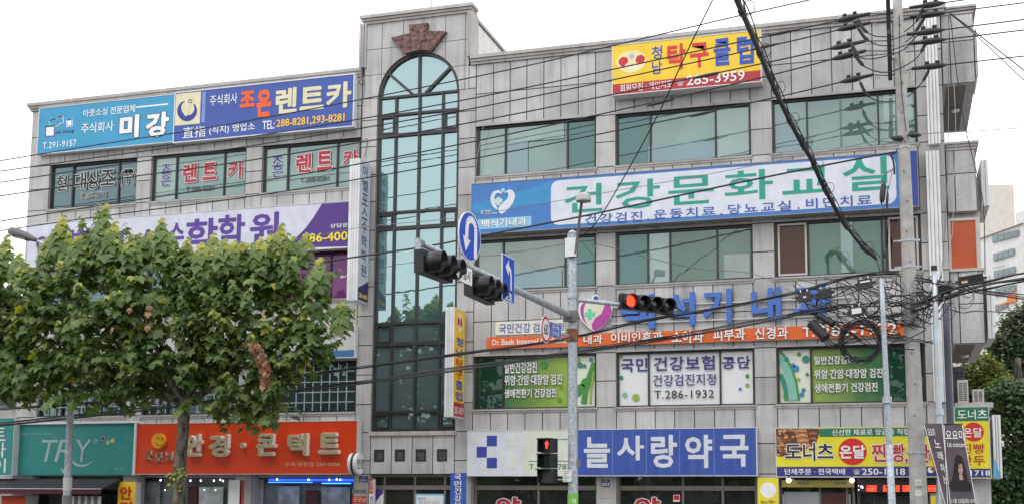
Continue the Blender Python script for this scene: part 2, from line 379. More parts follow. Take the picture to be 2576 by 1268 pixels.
# stair tower behind its front, cream clad
tb = MB(); tb.box(TX0+.1, TX1-.02, .41, 7.5, 14.0, 16.15, 1)
for i in range(10):
    y = .6+i*.66
    for (z0, z1) in ((14.1, 15.45), (15.46, 16.12)): tb.box(TX1-.02, TX1+.01, y, y+.645, z0, z1)
tb.box(TX0, TX1+.06, .55, 7.5, 16.15, 16.24, 2)
tb.build('tower_side_wall', [CREAM, SEAL, GRAN2], bld)
box('roof', mat('roof_felt', (.2, .2, .2), .9), bld, BX0+.05, BX1-.05, .41, 13, 14.0, 14.3)
bd = MB(); bd.box(BX0, BX1-.02, .9, 13, 0, 13.99); bd.box(BX0, BX0+.3, .36, .9, 0, 14.5); bd.box(BX1-.3, BX1, .36, .9, 3, 14.5)
for z in (3.0, 6.9, 10.2, 13.5): bd.box(BX0+.3, BX1-.3, .37, .9, z-.1, z+.3)
bd.build('building_core', mat('core_render', (.3, .29, .28), .8), bld)
# keystone ornament over the arch
kz = lambda x, y: (882.2+x*.17142, y*.17142)
kp = [kz(*p) for p in ((850, 370), (1130, 340), (1112, 458), (1400, 465), (1185, 752), (1090, 738), (990, 742), (890, 765), (795, 792), (585, 560), (868, 488))]
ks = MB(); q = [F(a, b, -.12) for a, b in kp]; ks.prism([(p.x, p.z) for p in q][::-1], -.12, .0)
KB = mat('brown_rock', (.15, .085, .078), .8, var=.75, scale=8, bump=1., bscale=9)  # strong colour mottling also stands in for shading of the rough face
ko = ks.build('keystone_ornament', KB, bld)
for a, b in (((868, 488), (893, 765)), ((1112, 458), (1078, 738))): stroke(ko, [kz(*a), kz(*b)], .02, -.12, SEAL, .004, 'seam')
# lightning rod on the tower
tag(MB().tube([F(1085, 28, 2), F(1085, -60, 2)], .014).build('lightning_rod', GREY), 'thin grey lightning rod on top of the stair tower', 'lightning rod')

# ---- panes
G_TEAL = glass('pane_teal', (.12, .18, .168), (.62, .77, .74), .165, var=.3)
G_TEAL2 = glass('pane_teal_light', (.18, .245, .228), (.66, .80, .77), .175, var=.25)
G_DTEAL = glass('pane_dark_teal', (.05, .105, .10), (.5, .7, .68), .12)
G_BLUEG = glass('pane_blue_grey', (.15, .21, .235), (.6, .75, .8), .14)
G_SLATE = glass('pane_slate', (.04, .065, .075), (.5, .65, .7), .16)
G_OLIVE = glass('pane_olive', (.07, .105, .078), (.5, .65, .58), .13, var=.3)
G_GGREEN = glass('pane_grey_green', (.15, .16, .148), (.62, .74, .68), .17, var=.3, scale=1.2)
G_GREEN = glass('pane_green', (.055, .105, .08), (.5, .65, .58), .12, var=.2)
G_MAROON = glass('pane_maroon', (.055, .017, .014), (.6, .5, .45), .05)
G_DGREEN = glass('pane_deep_green', (.012, .045, .03), (.5, .65, .6), .06)
G_PURPLE = glass('pane_purple_film', (.16, .035, .145), (.7, .5, .7), .05)
G_STAIR = glass('pane_stair', (.07, .12, .125), (.60, .80, .81), .37, wav=.005)
G_STAIRD = glass('pane_stair_low', (.085, .118, .125), (.5, .68, .72), .16, wav=.005)  # same glazing; weaker mirror and own tone imitate the reflected dark tree band
G_SHOP = glass('pane_shop', (.022, .024, .026), (.8, .85, .85), .10)
FILMW = mat('film_white', (.74, .75, .76), .3, var=.02)
NAVY = mat('navy_vinyl', S(52, 56, 120), .4)

def window(x0, x1, z0, z1, splits, pmats, fmats=None, name='window', depth=.13, fw=.055, frame=BRONZE):
    f = MB(); d = depth
    f.box(x0, x1, d-.05, d+.06, z1-fw, z1); f.box(x0, x1, d-.05, d+.06, z0, z0+fw*.8)
    f.box(x0, x0+fw, d-.05, d+.06, z0+fw*.8, z1-fw); f.box(x1-fw, x1, d-.05, d+.06, z0+fw*.8, z1-fw)
    S2 = [0]+splits+[1]; X = [x0+(x1-x0)*s for s in S2]
    for x in X[1:-1]: f.box(x-fw*.42, x+fw*.42, d-.03, d+.06, z0+fw*.8, z1-fw)
    wo_ = f.build(name, frame, bld)
    res = []
    for i in range(len(S2)-1):
        a, b = X[i]+(fw if i == 0 else fw*.42), X[i+1]-(fw if i == len(S2)-2 else fw*.42)
        t = [rnd.uniform(-.003, .003) for _ in range(3)]; dd = d+.02+(.012 if i % 2 else 0)
        p = MB().add([(a, dd+t[0], z0+fw*.8), (b, dd+t[1], z0+fw*.8), (b, dd+t[2], z1-fw), (a, dd+t[0]+t[2]-t[1], z1-fw)], [(0, 1, 2, 3)])
        res.append(p.build('pane', pmats[i], wo_))
    return wo_, (d+.016)
# fourth floor, right wing
w41, _ = window(*WR[0], Z4B, Z4T, [.24, .76], [G_TEAL2, G_TEAL, G_DTEAL])
w42, _ = window(*WR[1], Z4B, Z4T, [.26, .745], [G_DTEAL, G_TEAL, G_TEAL2])
x0, x1, z0, z1 = Q(1629, 334, 1799, 412, .13); MB().box(x0+.02, x1, .128, .131, 11.345, z0+.62).build('blind', G_BLUEG, w42)
w43, _ = window(*WR[2], Z4B, Z4T, [.245, .74], [G_TEAL, G_TEAL, G_TEAL])
w31, _ = window(*WR[0], Z3B, Z3T, [.23, .745], [G_GGREEN, G_GGREEN, G_GGREEN])
w32, _ = window(*WR[1], Z3B, Z3T, [.235, .40, .745], [G_DTEAL, G_TEAL2, G_OLIVE, G_OLIVE])
w33, _ = window(*WR[2], Z3B, Z3T, [.235, .74, .765], [G_MAROON, G_GREEN, G_GREEN, G_MAROON])
for (a, b) in ((8.36, 9.10), (11.12, 11.85)):
    fr = MB()
    for q in ((a, a+.05, 8.05, 9.42), (b-.05, b, 8.05, 9.42), (a+.05, b-.05, 9.37, 9.42), (a+.05, b-.05, 8.05, 8.10)): fr.box(q[0], q[1], .07, .12, q[2], q[3])
    fr.build('sash_frame', mat('pale_sash', (.5, .47, .44), .5), w33)
# blinds and curtains hanging behind some panes
for wn, a, b, z0, z1, m in ((w41, .95, 2.55, 12.25, 12.68, G_TEAL2), (w41, .9, 1.5, 11.36, 12.25, G_BLUEG), (w43, 8.36, 9.05, 11.36, 12.0, G_BLUEG), (w43, 10.0, 10.05, 11.36, 12.68, G_DTEAL), (w43, 11.1, 11.82, 11.95, 12.68, G_TEAL2), (w31, .95, 2.5, 8.07, 8.55, G_BLUEG), (w31, 2.75, 3.4, 8.07, 9.38, G_DTEAL), (w33, 9.95, 10.25, 8.07, 9.38, G_TEAL), (w32, 6.95, 7.62, 8.07, 8.7, G_GGREEN)):
    box('blind', m, wn, a, b, .1275, .131, z0, z1)
# second floor films
def film(name, c0, c1, axis_x=True, a=0., b=1.):
    m = bpy.data.materials.new(name); m.use_nodes = True; t = m.node_tree; n = t.nodes; L = t.links.new; B = n['Principled BSDF']; B.inputs['Roughness'].default_value = .25
    tc = n.new('ShaderNodeTexCoord'); sx = n.new('ShaderNodeSeparateXYZ'); L(tc.outputs['Generated'], sx.inputs[0])
    nz = n.new('ShaderNodeTexNoise'); nz.inputs['Scale'].default_value = 2.2; L(tc.outputs['Object'], nz.inputs[0])
    ad = n.new('ShaderNodeMath'); ad.operation = 'MULTIPLY_ADD'; ad.inputs[1].default_value = .7; L(nz.outputs[0], ad.inputs[0]); L(sx.outputs['X' if axis_x else 'Z'], ad.inputs[2])
    mr = n.new('ShaderNodeMapRange'); mr.inputs[1].default_value = a+.3; mr.inputs[2].default_value = b+.35; L(ad.outputs[0], mr.inputs[0])
    mc = n.new('ShaderNodeMix'); mc.data_type = 'RGBA'; mc.inputs[6].default_value = (*c0, 1); mc.inputs[7].default_value = (*c1, 1); L(mr.outputs[0], mc.inputs[0]); L(mc.outputs[2], B.inputs['Base Color'])
    return m
FG1 = film('film_green_a', S(52, 108, 58), S(146, 172, 66), True, .1, .95); FG2 = film('film_green_b', S(140, 166, 72), S(38, 104, 70))
FDEC = film('film_pale_decor', S(206, 216, 190), S(226, 226, 214))
w21, _ = window(*WR[0], Z2B, Z2T, [.235, .775], [G_DGREEN, FG1, FDEC])
w22, _ = window(*WR[1], Z2B, Z2T, [.235, .755], [FILMW, FILMW, FILMW])
w23, _ = window(*WR[2], Z2B, Z2T, [.235, .73], [FDEC, FG2, G_DGREEN])
FY = .128
BG = [mat('dot_green', S(72, 140, 66)), mat('dot_teal', S(52, 134, 118)), mat('dot_blue', S(60, 134, 178)), mat('dot_lime', S(142, 172, 62)), mat('dot_aqua', S(126, 186, 168))]
def dots(par, lst):
    for (x, y, r, k) in lst: disc(par, x, y, r, FY, BG[k], .003+.0006*k, 'printed_dot')
cp8 = lambda x, y: (1890.4+x*.17142, 844.4+y*.17142)
dots(w23, [(*cp8(700, 268), 5, 0), (*cp8(797, 340), 9.5, 1), (*cp8(608, 430), 6, 2), (*cp8(650, 475), 8.5, 2), (*cp8(815, 562), 4.5, 0), (*cp8(690, 637), 4.5, 3), (*cp8(765, 793), 5.5, 1), (*cp8(740, 858), 6, 2), (*cp8(515, 345), 6, 1), (*cp8(500, 890), 6, 0)])
stroke(w23, [cp8(425, 225), cp8(520, 340), cp8(600, 500), cp8(655, 680), cp8(700, 945)], .055, FY, BG[0], .0025, 'printed_band')
stroke(w23, [cp8(440, 300), cp8(500, 430), cp8(560, 600), cp8(600, 780), cp8(620, 945)], .20, FY, BG[4], .002, 'printed_band')
stroke(w23, [cp8(425, 560), cp8(470, 660), cp8(500, 800), cp8(515, 945)], .11, FY, BG[1], .0027, 'printed_band')
cp7 = lambda x, y: (1197.3+.50274*x, 630.14+.50274*y)
dots(w21, [(*cp7(512, 545), 5, 3), (*cp7(520, 572), 7, 1), (*cp7(543, 576), 5, 1), (*cp7(576, 545), 5, 2), (*cp7(548, 660), 11, 0), (*cp7(525, 690), 12, 0), (*cp7(512, 715), 6, 1), (*cp7(340, 570), 9, 0), (*cp7(418, 745), 5, 0), (*cp7(427, 685), 3, 0)])
stroke(w21, [cp7(593, 560), cp7(565, 640), cp7(548, 700), cp7(540, 765)], .16, FY, BG[0], .002, 'printed_band')
stroke(w21, [cp7(592, 600), cp7(578, 680), cp7(572, 765)], .06, FY, BG[3], .003, 'printed_band')
dots(w22, [(*cp7(800, 733), 9, 3), (*cp7(745, 720), 6, 4), (*cp7(728, 635), 5, 1), (*cp7(727, 530), 4, 3), (1880, 945, 5, 0), (1876, 918, 4, 0), (1862, 978, 4, 2), (1880, 968, 5, 3)])
OUTG = mat('outline_dark_green', S(60, 66, 40))
for wn, pts in ((w21, ((1269, 911, 1351, 937, '일반건강검진'), (1269, 943, 1414, 966, '위암·간암·대장암 검진'), (1269, 978, 1400, 998, '생애전환기 건강검진'))),
                (w23, ((2048, 895.5, 2147, 914, '일반건강검진'), (2048, 929, 2221, 949, '위암·간암·대장암 검진'), (2049, 964, 2208, 984, '생애전환기 건강검진')))):
    for (a, b, c, d, s) in pts: text(wn, s, a, b, c, d, FY, WHT, bold=.022, outline=(OUTG, .025), th=.006)
for (a, b, c, d, s, bo) in ((1562, 901, 1629, 934, '국민', .018), (1645, 897, 1798, 929, '건강보험', .018), (1816, 896, 1888, 926, '공단', .018), (1643, 942, 1801, 968, '건강검진지정', .014), (1646, 982, 1796, 1000, 'T.286-1932', .005)):
    text(w22, s, a, b, c, d, FY, NAVY if 'T' not in s else BLKTXT, bold=bo, sp=1.08)
# left wing fourth floor with lettered panes
lw1, _ = window(*WL[0], Z4B, Z4T, [.25, .78], [G_SLATE, G_SLATE, G_SLATE])
lw2, _ = window(*WL[1], Z4B, Z4T, [.25, .76], [G_TEAL2, G_TEAL, G_TEAL])
lw3, _ = window(*WL[2], Z4B, Z4T, [.25, .76], [G_TEAL2, G_TEAL, G_TEAL])
RED_V = mat('red_vinyl', S(176, 44, 64), .45); BLU_V = mat('blue_vinyl', S(44, 58, 130), .45)
c1 = lambda x, y: (x*.35777, 189.04+y*.35777); c2 = lambda x, y: (567.1+x*.35777, y*.35777)
def t1(wn, s, a, b, m, cf=c1, **k): text(wn, s, *cf(*a), *cf(*b), FY, m, **k)
for s, a, b in (('현', (400, 712), (470, 815)), ('대', (520, 690), (605, 805)), ('상', (615, 680), (705, 800)), ('조', (712, 672), (803, 775)), ('(주)', (845, 668), (957, 780))): t1(lw1, s, a, b, BLKTXT, bold=.02, outline=(WHT, .03))
t1(lw1, 'T.283-8792', (565, 835), (748, 858), BLKTXT, bold=.01, outline=(WHT, .04))
t1(lw2, '조', (1138, 632), (1200, 695), BLU_V, bold=.02, outline=(WHT, .035)); t1(lw2, '은', (1132, 708), (1196, 778), BLU_V, bold=.02, outline=(WHT, .035))
for s, a, b in (('렌', (1290, 628), (1385, 752)), ('트', (1428, 622), (1522, 735)), ('카', (1605, 612), (1715, 725))): t1(lw2, s, a, b, RED_V, bold=.035, outline=(WHT, .03))
t1(lw2, 'T.288-8281', (1308, 790), (1502, 812), BLKTXT, bold=.006)
t1(lw3, '조', (330, 1105), (402, 1170), BLU_V, c2, bold=.02, outline=(WHT, .035)); t1(lw3, '은', (330, 1172), (402, 1245), BLU_V, c2, bold=.02, outline=(WHT, .035))
for s, a, b in (('렌', (500, 1088), (605, 1212)), ('트', (645, 1070), (750, 1195)), ('카', (830, 1060), (935, 1165))): t1(lw3, s, a, b, RED_V, c2, bold=.035, outline=(WHT, .03))
t1(lw3, 'T.288-8281', (525, 1255), (725, 1272), BLKTXT, c2, bold=.006)
for i, (a, b) in enumerate(WL):
    w3, _ = window(a, b, Z3B, Z3T, [.25, .72], [G_PURPLE if i == 2 else G_SLATE]*3)
    if i == 2:
        text(w3, 'arbe', 856, 690, 897, 697, FY, WHT, bold=.02, shear=.2); text(w3, '학원', 800, 704, 826, 716, FY, WHT, bold=.01, outline=(mat('purple_edge', S(84, 30, 84)), .03))
    w2_, _ = window(a, b, Z2B, Z2T, [.26, .72], [G_SLATE, G_BLUEG if i == 1 else G_SLATE, G_SLATE])
    gr = MB()
    for k in range(1, 12): x = a+(b-a)*k/12; gr.box(x-.012, x+.012, .03, .055, Z2B+.05, Z2T-.05)
    for k in range(1, 5): z = Z2B+(Z2T-Z2B)*k/5; gr.box(a+.03, b-.03, .056, .07, z-.012, z+.012)
    gr.build('window_grille', mat('white_grille', (.40, .44, .44), .5), w2_)
# stair glazing
sg = MB(); SD = .10
colx = [GX0, GX0+.215*2.5, (GX0+GX1)/2+.02, GX1-.2*2.5, GX1]
rows = [4.16, 4.68, 6.62, 7.22, 9.98, 10.45, 12.75, 13.37, 13.91]
def mull(x0, x1, z0, z1): sg.box(x0, x1, SD-.04, SD+.06, z0, z1)
for i, z in enumerate(rows): mull(GX0, GX1, z-(.05 if i in (2, 4, 6) else .035), z+(.05 if i in (2, 4, 6) else .035))
for k, x in enumerate(colx):
    for i in range(len(rows)-1): mull(x-(.05 if k in (0, 4) else .032), x+(.05 if k in (0, 4) else .032), rows[i]+.051, rows[i+1]-.051)
for i in range(24):                                                # arched head
    t0, t1_ = math.pi*i/24, math.pi*(i+1)/24; A, B_ = AR-.085, AR+.0
    pts = [(AC[0]+r*math.cos(t), AC[1]+r*math.sin(t)) for r, t in ((A, t0), (B_, t0), (B_, t1_), (A, t1_))]
    sg.prism(pts, SD-.05, SD+.06)
mull(AC[0]-.035, AC[0]+.035, AC[1]+.04, AC[1]+AR-.08)
for t in (math.radians(37), math.radians(143)):
    p, q = V((AC[0]+.30*math.cos(t), AC[1]+.30*math.sin(t)-.12)), V((AC[0]+(AR-.08)*math.cos(t), AC[1]+(AR-.08)*math.sin(t)))
    p = V((AC[0]+.20*(1 if math.cos(t) > 0 else -1), AC[1]+.03)); n_ = V((-(q-p).y, (q-p).x)).normalized()*.04
    sg.prism([tuple(p-n_), tuple(q-n_), tuple(q+n_), tuple(p+n_)] if True else [], SD-.04, SD+.05)
for (ci, ri) in ((0, 0), (3, 0), (0, 2), (3, 2), (0, 4), (3, 4), (0, 6), (3, 6), (0, 7), (3, 7)):       # opening vents sit proud in their bays
    a, b, z0, z1 = colx[ci]+.055, colx[ci+1]-.045, rows[ri]+.055, rows[ri+1]-.05
    if ri == 7: continue
    for qq in ((a, b, z1-.04, z1), (a, b, z0, z0+.04), (a, a+.04, z0+.04, z1-.04), (b-.04, b, z0+.04, z1-.04)): sg.box(qq[0], qq[1], SD-.055, SD+.03, qq[2], qq[3])
sgo = sg.build('stair_glazing', BRONZE, bld)
for i in range(len(rows)-1):
    for k in range(4):
        t = [rnd.uniform(-.004, .004) for _ in range(3)]; a, b, z0, z1 = colx[k], colx[k+1], rows[i], rows[i+1]; d = SD+.03
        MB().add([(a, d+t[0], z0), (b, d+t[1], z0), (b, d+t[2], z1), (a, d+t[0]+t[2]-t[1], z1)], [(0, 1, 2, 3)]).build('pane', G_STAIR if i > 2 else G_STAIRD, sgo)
MB().add([(x, SD+.03, z) for x, z in disc_pts(*AC, AR, AR, 32, 0, math.pi)], [tuple(range(33))]).build('pane', G_STAIR, sgo)
sills.__init__(); sills.box(GX0-.06, GX1+.06, -.05, .1, 4.0, 4.07); sills.box(GX0-.08, GX1+.08, -.03, .1, 4.071, 4.12); sills.build('sill', GRAN2, bld)
# name plaques of black stone
PLQ = mat('plaque_stone', (.03, .032, .036), .35, var=.3, scale=20); PTX = mat('plaque_incision', (.12, .13, .14), .6)
for s, (a, b, c, d) in zip('淸南빌딩', ((182, 520, 317, 684), (465, 516, 598, 678), (747, 514, 884, 678), (1034, 513, 1168, 676))):
    f5 = lambda x, y: (907.4+.18593*x, 1033.4+.18593*y)
    po = plate(bld, *f5(a, b), *f5(c, d), 0, PLQ, .012, 'name_plaque')
    text(po, s, *f5(a+28, b+40), *f5(c-28, d-22), -.012, PTX, bold=.0, th=.003)
# east balconies
eb = MB()
def ebox(a, b, c, d, depth, corn=True, x0=12.57, Y=.1):
    _, x1, z0, z1 = Q(a, b, c, d, Y)
    eb.box(x0, x1, Y+.012, depth, z0, z1-.005, 0, front=1, r=.5)
    zm = z0+(z1-z0)*.55; xm = x0+.2
    for (p, q) in ((x0, xm), (xm, x1)):
        for (r_, t_) in ((z0, zm), (zm, z1-.2 if corn else z1)): eb.box(p+J/2, q-J/2, Y, Y+.0125, r_+J/2, t_-J/2)
    if corn:
        for k, (pr, h0, h1) in enumerate(((.02, -.2, -.13), (.05, -.125, -.06), (.09, -.055, 0))): eb.box(x0, x1+pr, Y-pr, depth, z1+h0, z1+h1, 2)
    return x1, z0, z1
xA, zA0, zA1 = ebox(2375, 22, 2454, 207, 4.4)
xB, zB0, zB1 = ebox(2375, 362, 2459, 531, 4.4)
xC, zC0, zC1 = ebox(2375, 685, 2479, 862, 4.4, False)
xD = xC; zD1 = F(2490, 1012, .1).z
eb.box(12.57, xC+.12, .0, 4.4, zD1-.12, zD1, 2); eb.box(12.57, xC, .13, 4.4, 0, zD1-.12, 0)
eb.box(12.57, xC+.04, .05, 4.4, zC1, zC1+.07, 2)
eb.box(12.57, xC, .3, 4.4, zB0-.14, zB0-.002, 2)
eb.build('balcony', [GRAN, SEAL, GRAN2], bld)
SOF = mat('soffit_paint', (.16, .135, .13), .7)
for (x1_, z0) in ((xA, zA0), (xC, zC0)):
    MB().box(12.66, x1_-.22, .3, 4.3, z0-.006, z0-.003).build('soffit', SOF, bld)
    MB().prism(disc_pts(12.95, 2.1, .1, .1, 16), -z0-.0, -z0-.0+.05, map=lambda x, y, z: (x, z, -y-.06)).build('ceiling_lamp', WHT, bld)
ow = MB(); ow.box(12.575, 12.63, .14, .2, zC1+.07, zB0-.15); xo = xC-.12
for q in ((xo, xo+.1, zC1+.07, zB0-.15), (12.63, xo, zB0-.22, zB0-.15)): ow.box(q[0], q[1], .14, .2, q[2], q[3])
owo = ow.build('loggia_window', mat('loggia_frame', (.5, .46, .42), .5), bld)
MB().box(12.63, xo, .17, .19, zC1+.07, zB0-.22).build('pane', mat('orange_film', S(180, 74, 24), .3, var=.08, scale=1.), owo)

# ================================================================== signs
def C3(x, y): return (1197.3+x*.35777, y*.35777)
# --- light blue and dark blue roof-line signs
s, Y = sign('shop_sign', 'light blue sign board at roof level, left end of the facade, with outline boxes emblem', mat('sign_sky_blue', S(52, 146, 188), .4, dirt=.08), 100, 275, 439, 356.5, -.22, rim=.02)
t1s = lambda st, a, b, m, par, cf=c1, yy=None, **k: text(par, st, *cf(*a), *cf(*b), Y if yy is None else yy, m, **k)
t1s('아웃소싱 전문업체', (585, 248), (950, 250), WHT, s, bold=.01) if False else text(s, '아웃소싱 전문업체', *c1(587, 250), *c1(950, 250), Y, WHT, bold=.01) if False else None
text(s, '아웃소싱 전문업체', 210, 277.5, 340, 283, Y, WHT, bold=.01)
plate(s, *c1(958, 224), *c1(1183, 211), Y, WHT)
text(s, '주식회사', *c1(575, 345), *c1(797, 395), Y, WHT, bold=.008)
text(s, '미', *c1(845, 290), *c1(975, 440), Y, WHT, bold=.05, outline=(mat('navy_edge', S(40, 60, 120)), .03)); text(s, '강', *c1(1030, 272), *c1(1185, 430), Y, WHT, bold=.05, outline=(MATS['navy_edge'], .03))
text(s, 'T.291-9157', *c1(302, 478), *c1(537, 500), Y, WHT, bold=.006)
text(s, 'mi Gang', *c1(392, 395), *c1(520, 410), Y, mat('plum_vinyl', S(60, 40, 96)), bold=.008)
for pts, m in ((((320, 365), (385, 358), (382, 432), (318, 438)), 'emb_red'), (((345, 325), (398, 305), (412, 358), (352, 378)), 'emb_cream'), (((395, 300), (440, 288), (448, 335), (410, 350)), 'emb_white'), (((468, 318), (507, 312), (508, 360), (470, 368)), 'emb_white2')):
    colr = dict(emb_red=S(150, 70, 110), emb_cream=S(214, 206, 160), emb_white=S(220, 226, 228), emb_white2=S(226, 226, 236))[m]
    q = [c1(*p) for p in pts]; stroke(s, q+[q[0], q[1]], .028, Y, mat(m, colr), .004)
poly(s, [c1(326, 372), c1(378, 367), c1(376, 426), c1(325, 430)], Y, WHT, .003); poly(s, [c1(474, 325), c1(500, 320), c1(502, 354), c1(475, 360)], Y, WHT, .003)
NB = mat('sign_royal_blue', S(56, 82, 158), .4, dirt=.06)
s, Y = sign('shop_sign', 'long royal blue sign board at roof level with orange and cream lettering', NB, 442, 236, 887, 317, -.24, rim=.03)
CRM = mat('cream_vinyl', S(214, 206, 168)); ORG = mat('orange_vinyl', S(226, 92, 44)); YEL = mat('yellow_vinyl', S(240, 188, 40))
plate(s, *c1(1238, 137), *c1(1405, 343), Y, CRM); plate(s, *c1(1424, 122), *c1(1440, 335), Y, mat('pale_blue_strip', S(120, 140, 196)))
x_, z_ = c1(1318, 242); NAV2 = mat('emblem_navy', S(44, 60, 140))
stroke(s, [(x_+math.cos(t)*20.5, z_+1+math.sin(t)*22) for t in [math.radians(-40+i*12) for i in range(25)]], [.03+.16*math.sin(math.pi*i/24) for i in range(25)], Y-.004, NAV2, .004)
stroke(s, [(x_+7, z_-14), (x_+1, z_+10), (x_-3, z_+16), (x_-8, z_+12)], .06, Y-.005, CRM, .008); stroke(s, [(x_+7+math.cos(t)*4.5, z_-20+math.sin(t)*4.5) for t in [i*.63 for i in range(11)]], .02, Y-.005, NAV2, .006)
text(s, '주식회사', *c1(1478, 148), *c1(1668, 200), Y, WHT, bold=.004)
text(s, '조', *c2(105, 648), *c2(207, 752), Y, ORG, bold=.055); text(s, '은', *c2(222, 638), *c2(322, 820), Y, ORG, bold=.05)
for ch, a, b in (('렌', (357, 630), (502, 792)), ('트', (527, 622), (693, 768)), ('카', (712, 590), (884, 756))): text(s, ch, *c2(*a), *c2(*b), Y, CRM, bold=.035)
text(s, '直指', 461, 322, 517, 345, Y, WHT, bold=.0); text(s, '(직지) 영업소', 527, 320, 641, 331, Y, WHT, bold=.008)
text(s, 'TEL:', 661, 306, 691, 325, Y, WHT, bold=.015); text(s, '288-8281,293-8281', *c2(360, 845), *c2(838, 862), Y, YEL, bold=.02)
# --- ping pong club roof sign
YS = mat('sign_yellow', S(236, 196, 44), .4, dirt=.06); REDS = mat('sign_red', S(176, 48, 52), .4)
s, Y = sign('shop_sign', 'yellow and red table tennis sign at roof level above the right wing windows', YS, 1541, 117, 1914, 205, -.42, rim=.02)
x0, x1, z0, z1 = Q(1541, 214, 1914, 205.5, Y); MB().box(x0, x1, Y-.004, Y, z0, z1).build('panel_field', REDS, s)
disc(s, *C3(1092, 437), 38, Y, mat('emblem_cream', S(228, 216, 164)), .004, ry=28)
disc(s, *C3(1095, 397), 6, Y-.004, mat('ball_grey', S(170, 180, 186)), .004)
RB = mat('bat_red', S(196, 44, 58))
for pts in (((1003, 425), (1030, 403), (1062, 408), (1072, 432), (1045, 470), (1025, 472), (1005, 450)), ((1122, 425), (1135, 395), (1168, 388), (1190, 408), (1182, 440), (1150, 455), (1130, 452))): poly(s, [C3(*p) for p in pts], Y-.004, RB, .004)
stroke(s, [C3(1050, 462), C3(1092, 488)], .05, Y-.004, WHT, .005); stroke(s, [C3(1140, 448), C3(1100, 490)], .05, Y-.004, WHT, .0056)
BLS = mat('letter_blue', S(50, 84, 180)); RDS = mat('letter_red', S(208, 54, 60))
text(s, '청', *C3(1235, 330), *C3(1310, 416), Y, BLS, bold=.015); text(s, '남', *C3(1237, 435), *C3(1308, 520), Y, BLS, bold=.015)
text(s, '탁', *C3(1345, 318), *C3(1475, 485), Y, RDS, bold=.03); text(s, '구', *C3(1505, 310), *C3(1637, 470), Y, RDS, bold=.03)
text(s, '클', 1795, 100, 1838, 164, Y, BLS, bold=.03); text(s, '럽', 1853, 93, 1897, 160, Y, BLS, bold=.03)
text(s, '회원모집 · 개인지도', *C3(1015, 600), *C3(1380, 620), Y-.004, WHT, bold=.006)
text(s, '☎', *C3(1412, 572), *C3(1460, 604), Y-.004, WHT, bold=.0); text(s, '285-3959', 1727, 192, 1874, 205 if False else 203, Y-.004, WHT, bold=.015)
# --- academy sign
LAV = mat('sign_lavender', S(206, 206, 222), .4, dirt=.05); PUR = mat('letter_purple', S(94, 62, 148)); PURD = mat('panel_purple', S(84, 54, 132))
s, Y = sign('shop_sign', 'wide lavender white sign with purple letters behind the plane tree crown', LAV, 72, 566, 893, 621, -.3, rim=.015)
f2b = lambda x, y: (504.1+x*.17142, 491.5+y*.17142)
poly(s, [f2b(1785, 128), (893.5, 507.8), (893.5, 619.5), f2b(1230, 775), f2b(1270, 728), f2b(1400, 630), f2b(1550, 480), f2b(1660, 330)], Y, PURD, .004)
L8 = [('아', 92, 592, 140, 640), ('벨', 175, 576, 245, 640), ('포', 262, 585, 325, 645), ('스', 340, 580, 405, 632), ('수', 425, 563, 462, 625), ('학', 470, 553, 546, 630), ('학', 550, 543, 615, 618), ('원', 630, 538, 702, 612)]
for ch, a, b, c, d in L8: text(s, ch, a, b, c, d, Y, PUR, bold=.025)
text(s, '상담문의', *f2b(1905, 425), 890, 571, Y-.004, WHT, bold=.015); text(s, '286-4001', *f2b(1500, 570), 886, 604, Y-.004, mat('bright_yellow', S(240, 216, 60)), bold=.02)
# --- culture class sign
SB = mat('sign_blue_gradient', S(62, 118, 182), .4, dirt=.04); 
s, Y = sign('shop_sign', 'very wide blue and white clinic sign with green brush letters above third floor windows', SB, 1187, 465, 2311, 519, -.35, rim=.015, edge=mat('sign_edge_grey', (.33, .31, .30), .5))
x0, x1, z0, z1 = Q(1187, 465, 2311, 519, Y)
za, xa = z1-.07, F(1386, 500, Y).x; xb = F(2254, 450, Y).x; r_ = .22
pts = []
for cx_, cz_, a0 in ((xb-r_, za-r_, 0), (xa+r_, za-r_, 90), (xa+r_, z0+.1+r_, 180), (xb-r_, z0+.1+r_, 270)):
    for i in range(7): t = math.radians(a0+15*i); pts.append((cx_+r_*math.cos(t), cz_+r_*math.sin(t)))
MB().prism(pts, Y-.004, Y).build('panel_field', mat('field_white', S(208, 211, 222), .4, dirt=.03), s)
MB().box(F(2284, 450, Y).x, x1, Y-.003, Y, z0, z1).build('panel_field', mat('field_navy', S(50, 70, 150), .4), s)
f3b = lambda x, y: (1121.6+x*.17142, 434.8+y*.17142)
poly(s, [f3b(385, 470), f3b(1545, 140), f3b(1545, 430), f3b(385, 610)], Y, mat('wave_cyan', S(58, 138, 190)), .003)
HW = mat('heart_white', S(212, 214, 226))
stroke(s, [f3b(*p) for p in ((828, 310), (770, 278), (710, 300), (682, 370), (690, 440), (720, 500), (755, 540))], [.02, .08, .11, .12, .11, .08, .03], Y-.003, HW, .004)
poly(s, [f3b(*p) for p in ((838, 325), (872, 280), (925, 250), (975, 258), (1008, 300), (1015, 360), (985, 450), (930, 520), (870, 575), (820, 612), (785, 590), (768, 540), (800, 480), (850, 435), (900, 390), (922, 335), (905, 290), (865, 300))], Y-.003, HW, .0045)
disc(s, *f3b(838, 262), 5.2, Y-.003, mat('heart_dot', S(150, 196, 222)), .005)
PG = mat('cross_cream', S(196, 210, 190))
plate(s, *f3b(712, 395), *f3b(830, 440), Y-.003, PG, .0047); plate(s, *f3b(745, 365), *f3b(795, 480), Y-.003, PG, .0052)
text(s, "Dr. Paik's", *f3b(515, 550), *f3b(668, 575), Y-.003, WHT, bold=.01); text(s, 'Medical Clinic', *f3b(515, 588), *f3b(755, 603), Y-.003, WHT, bold=.01)
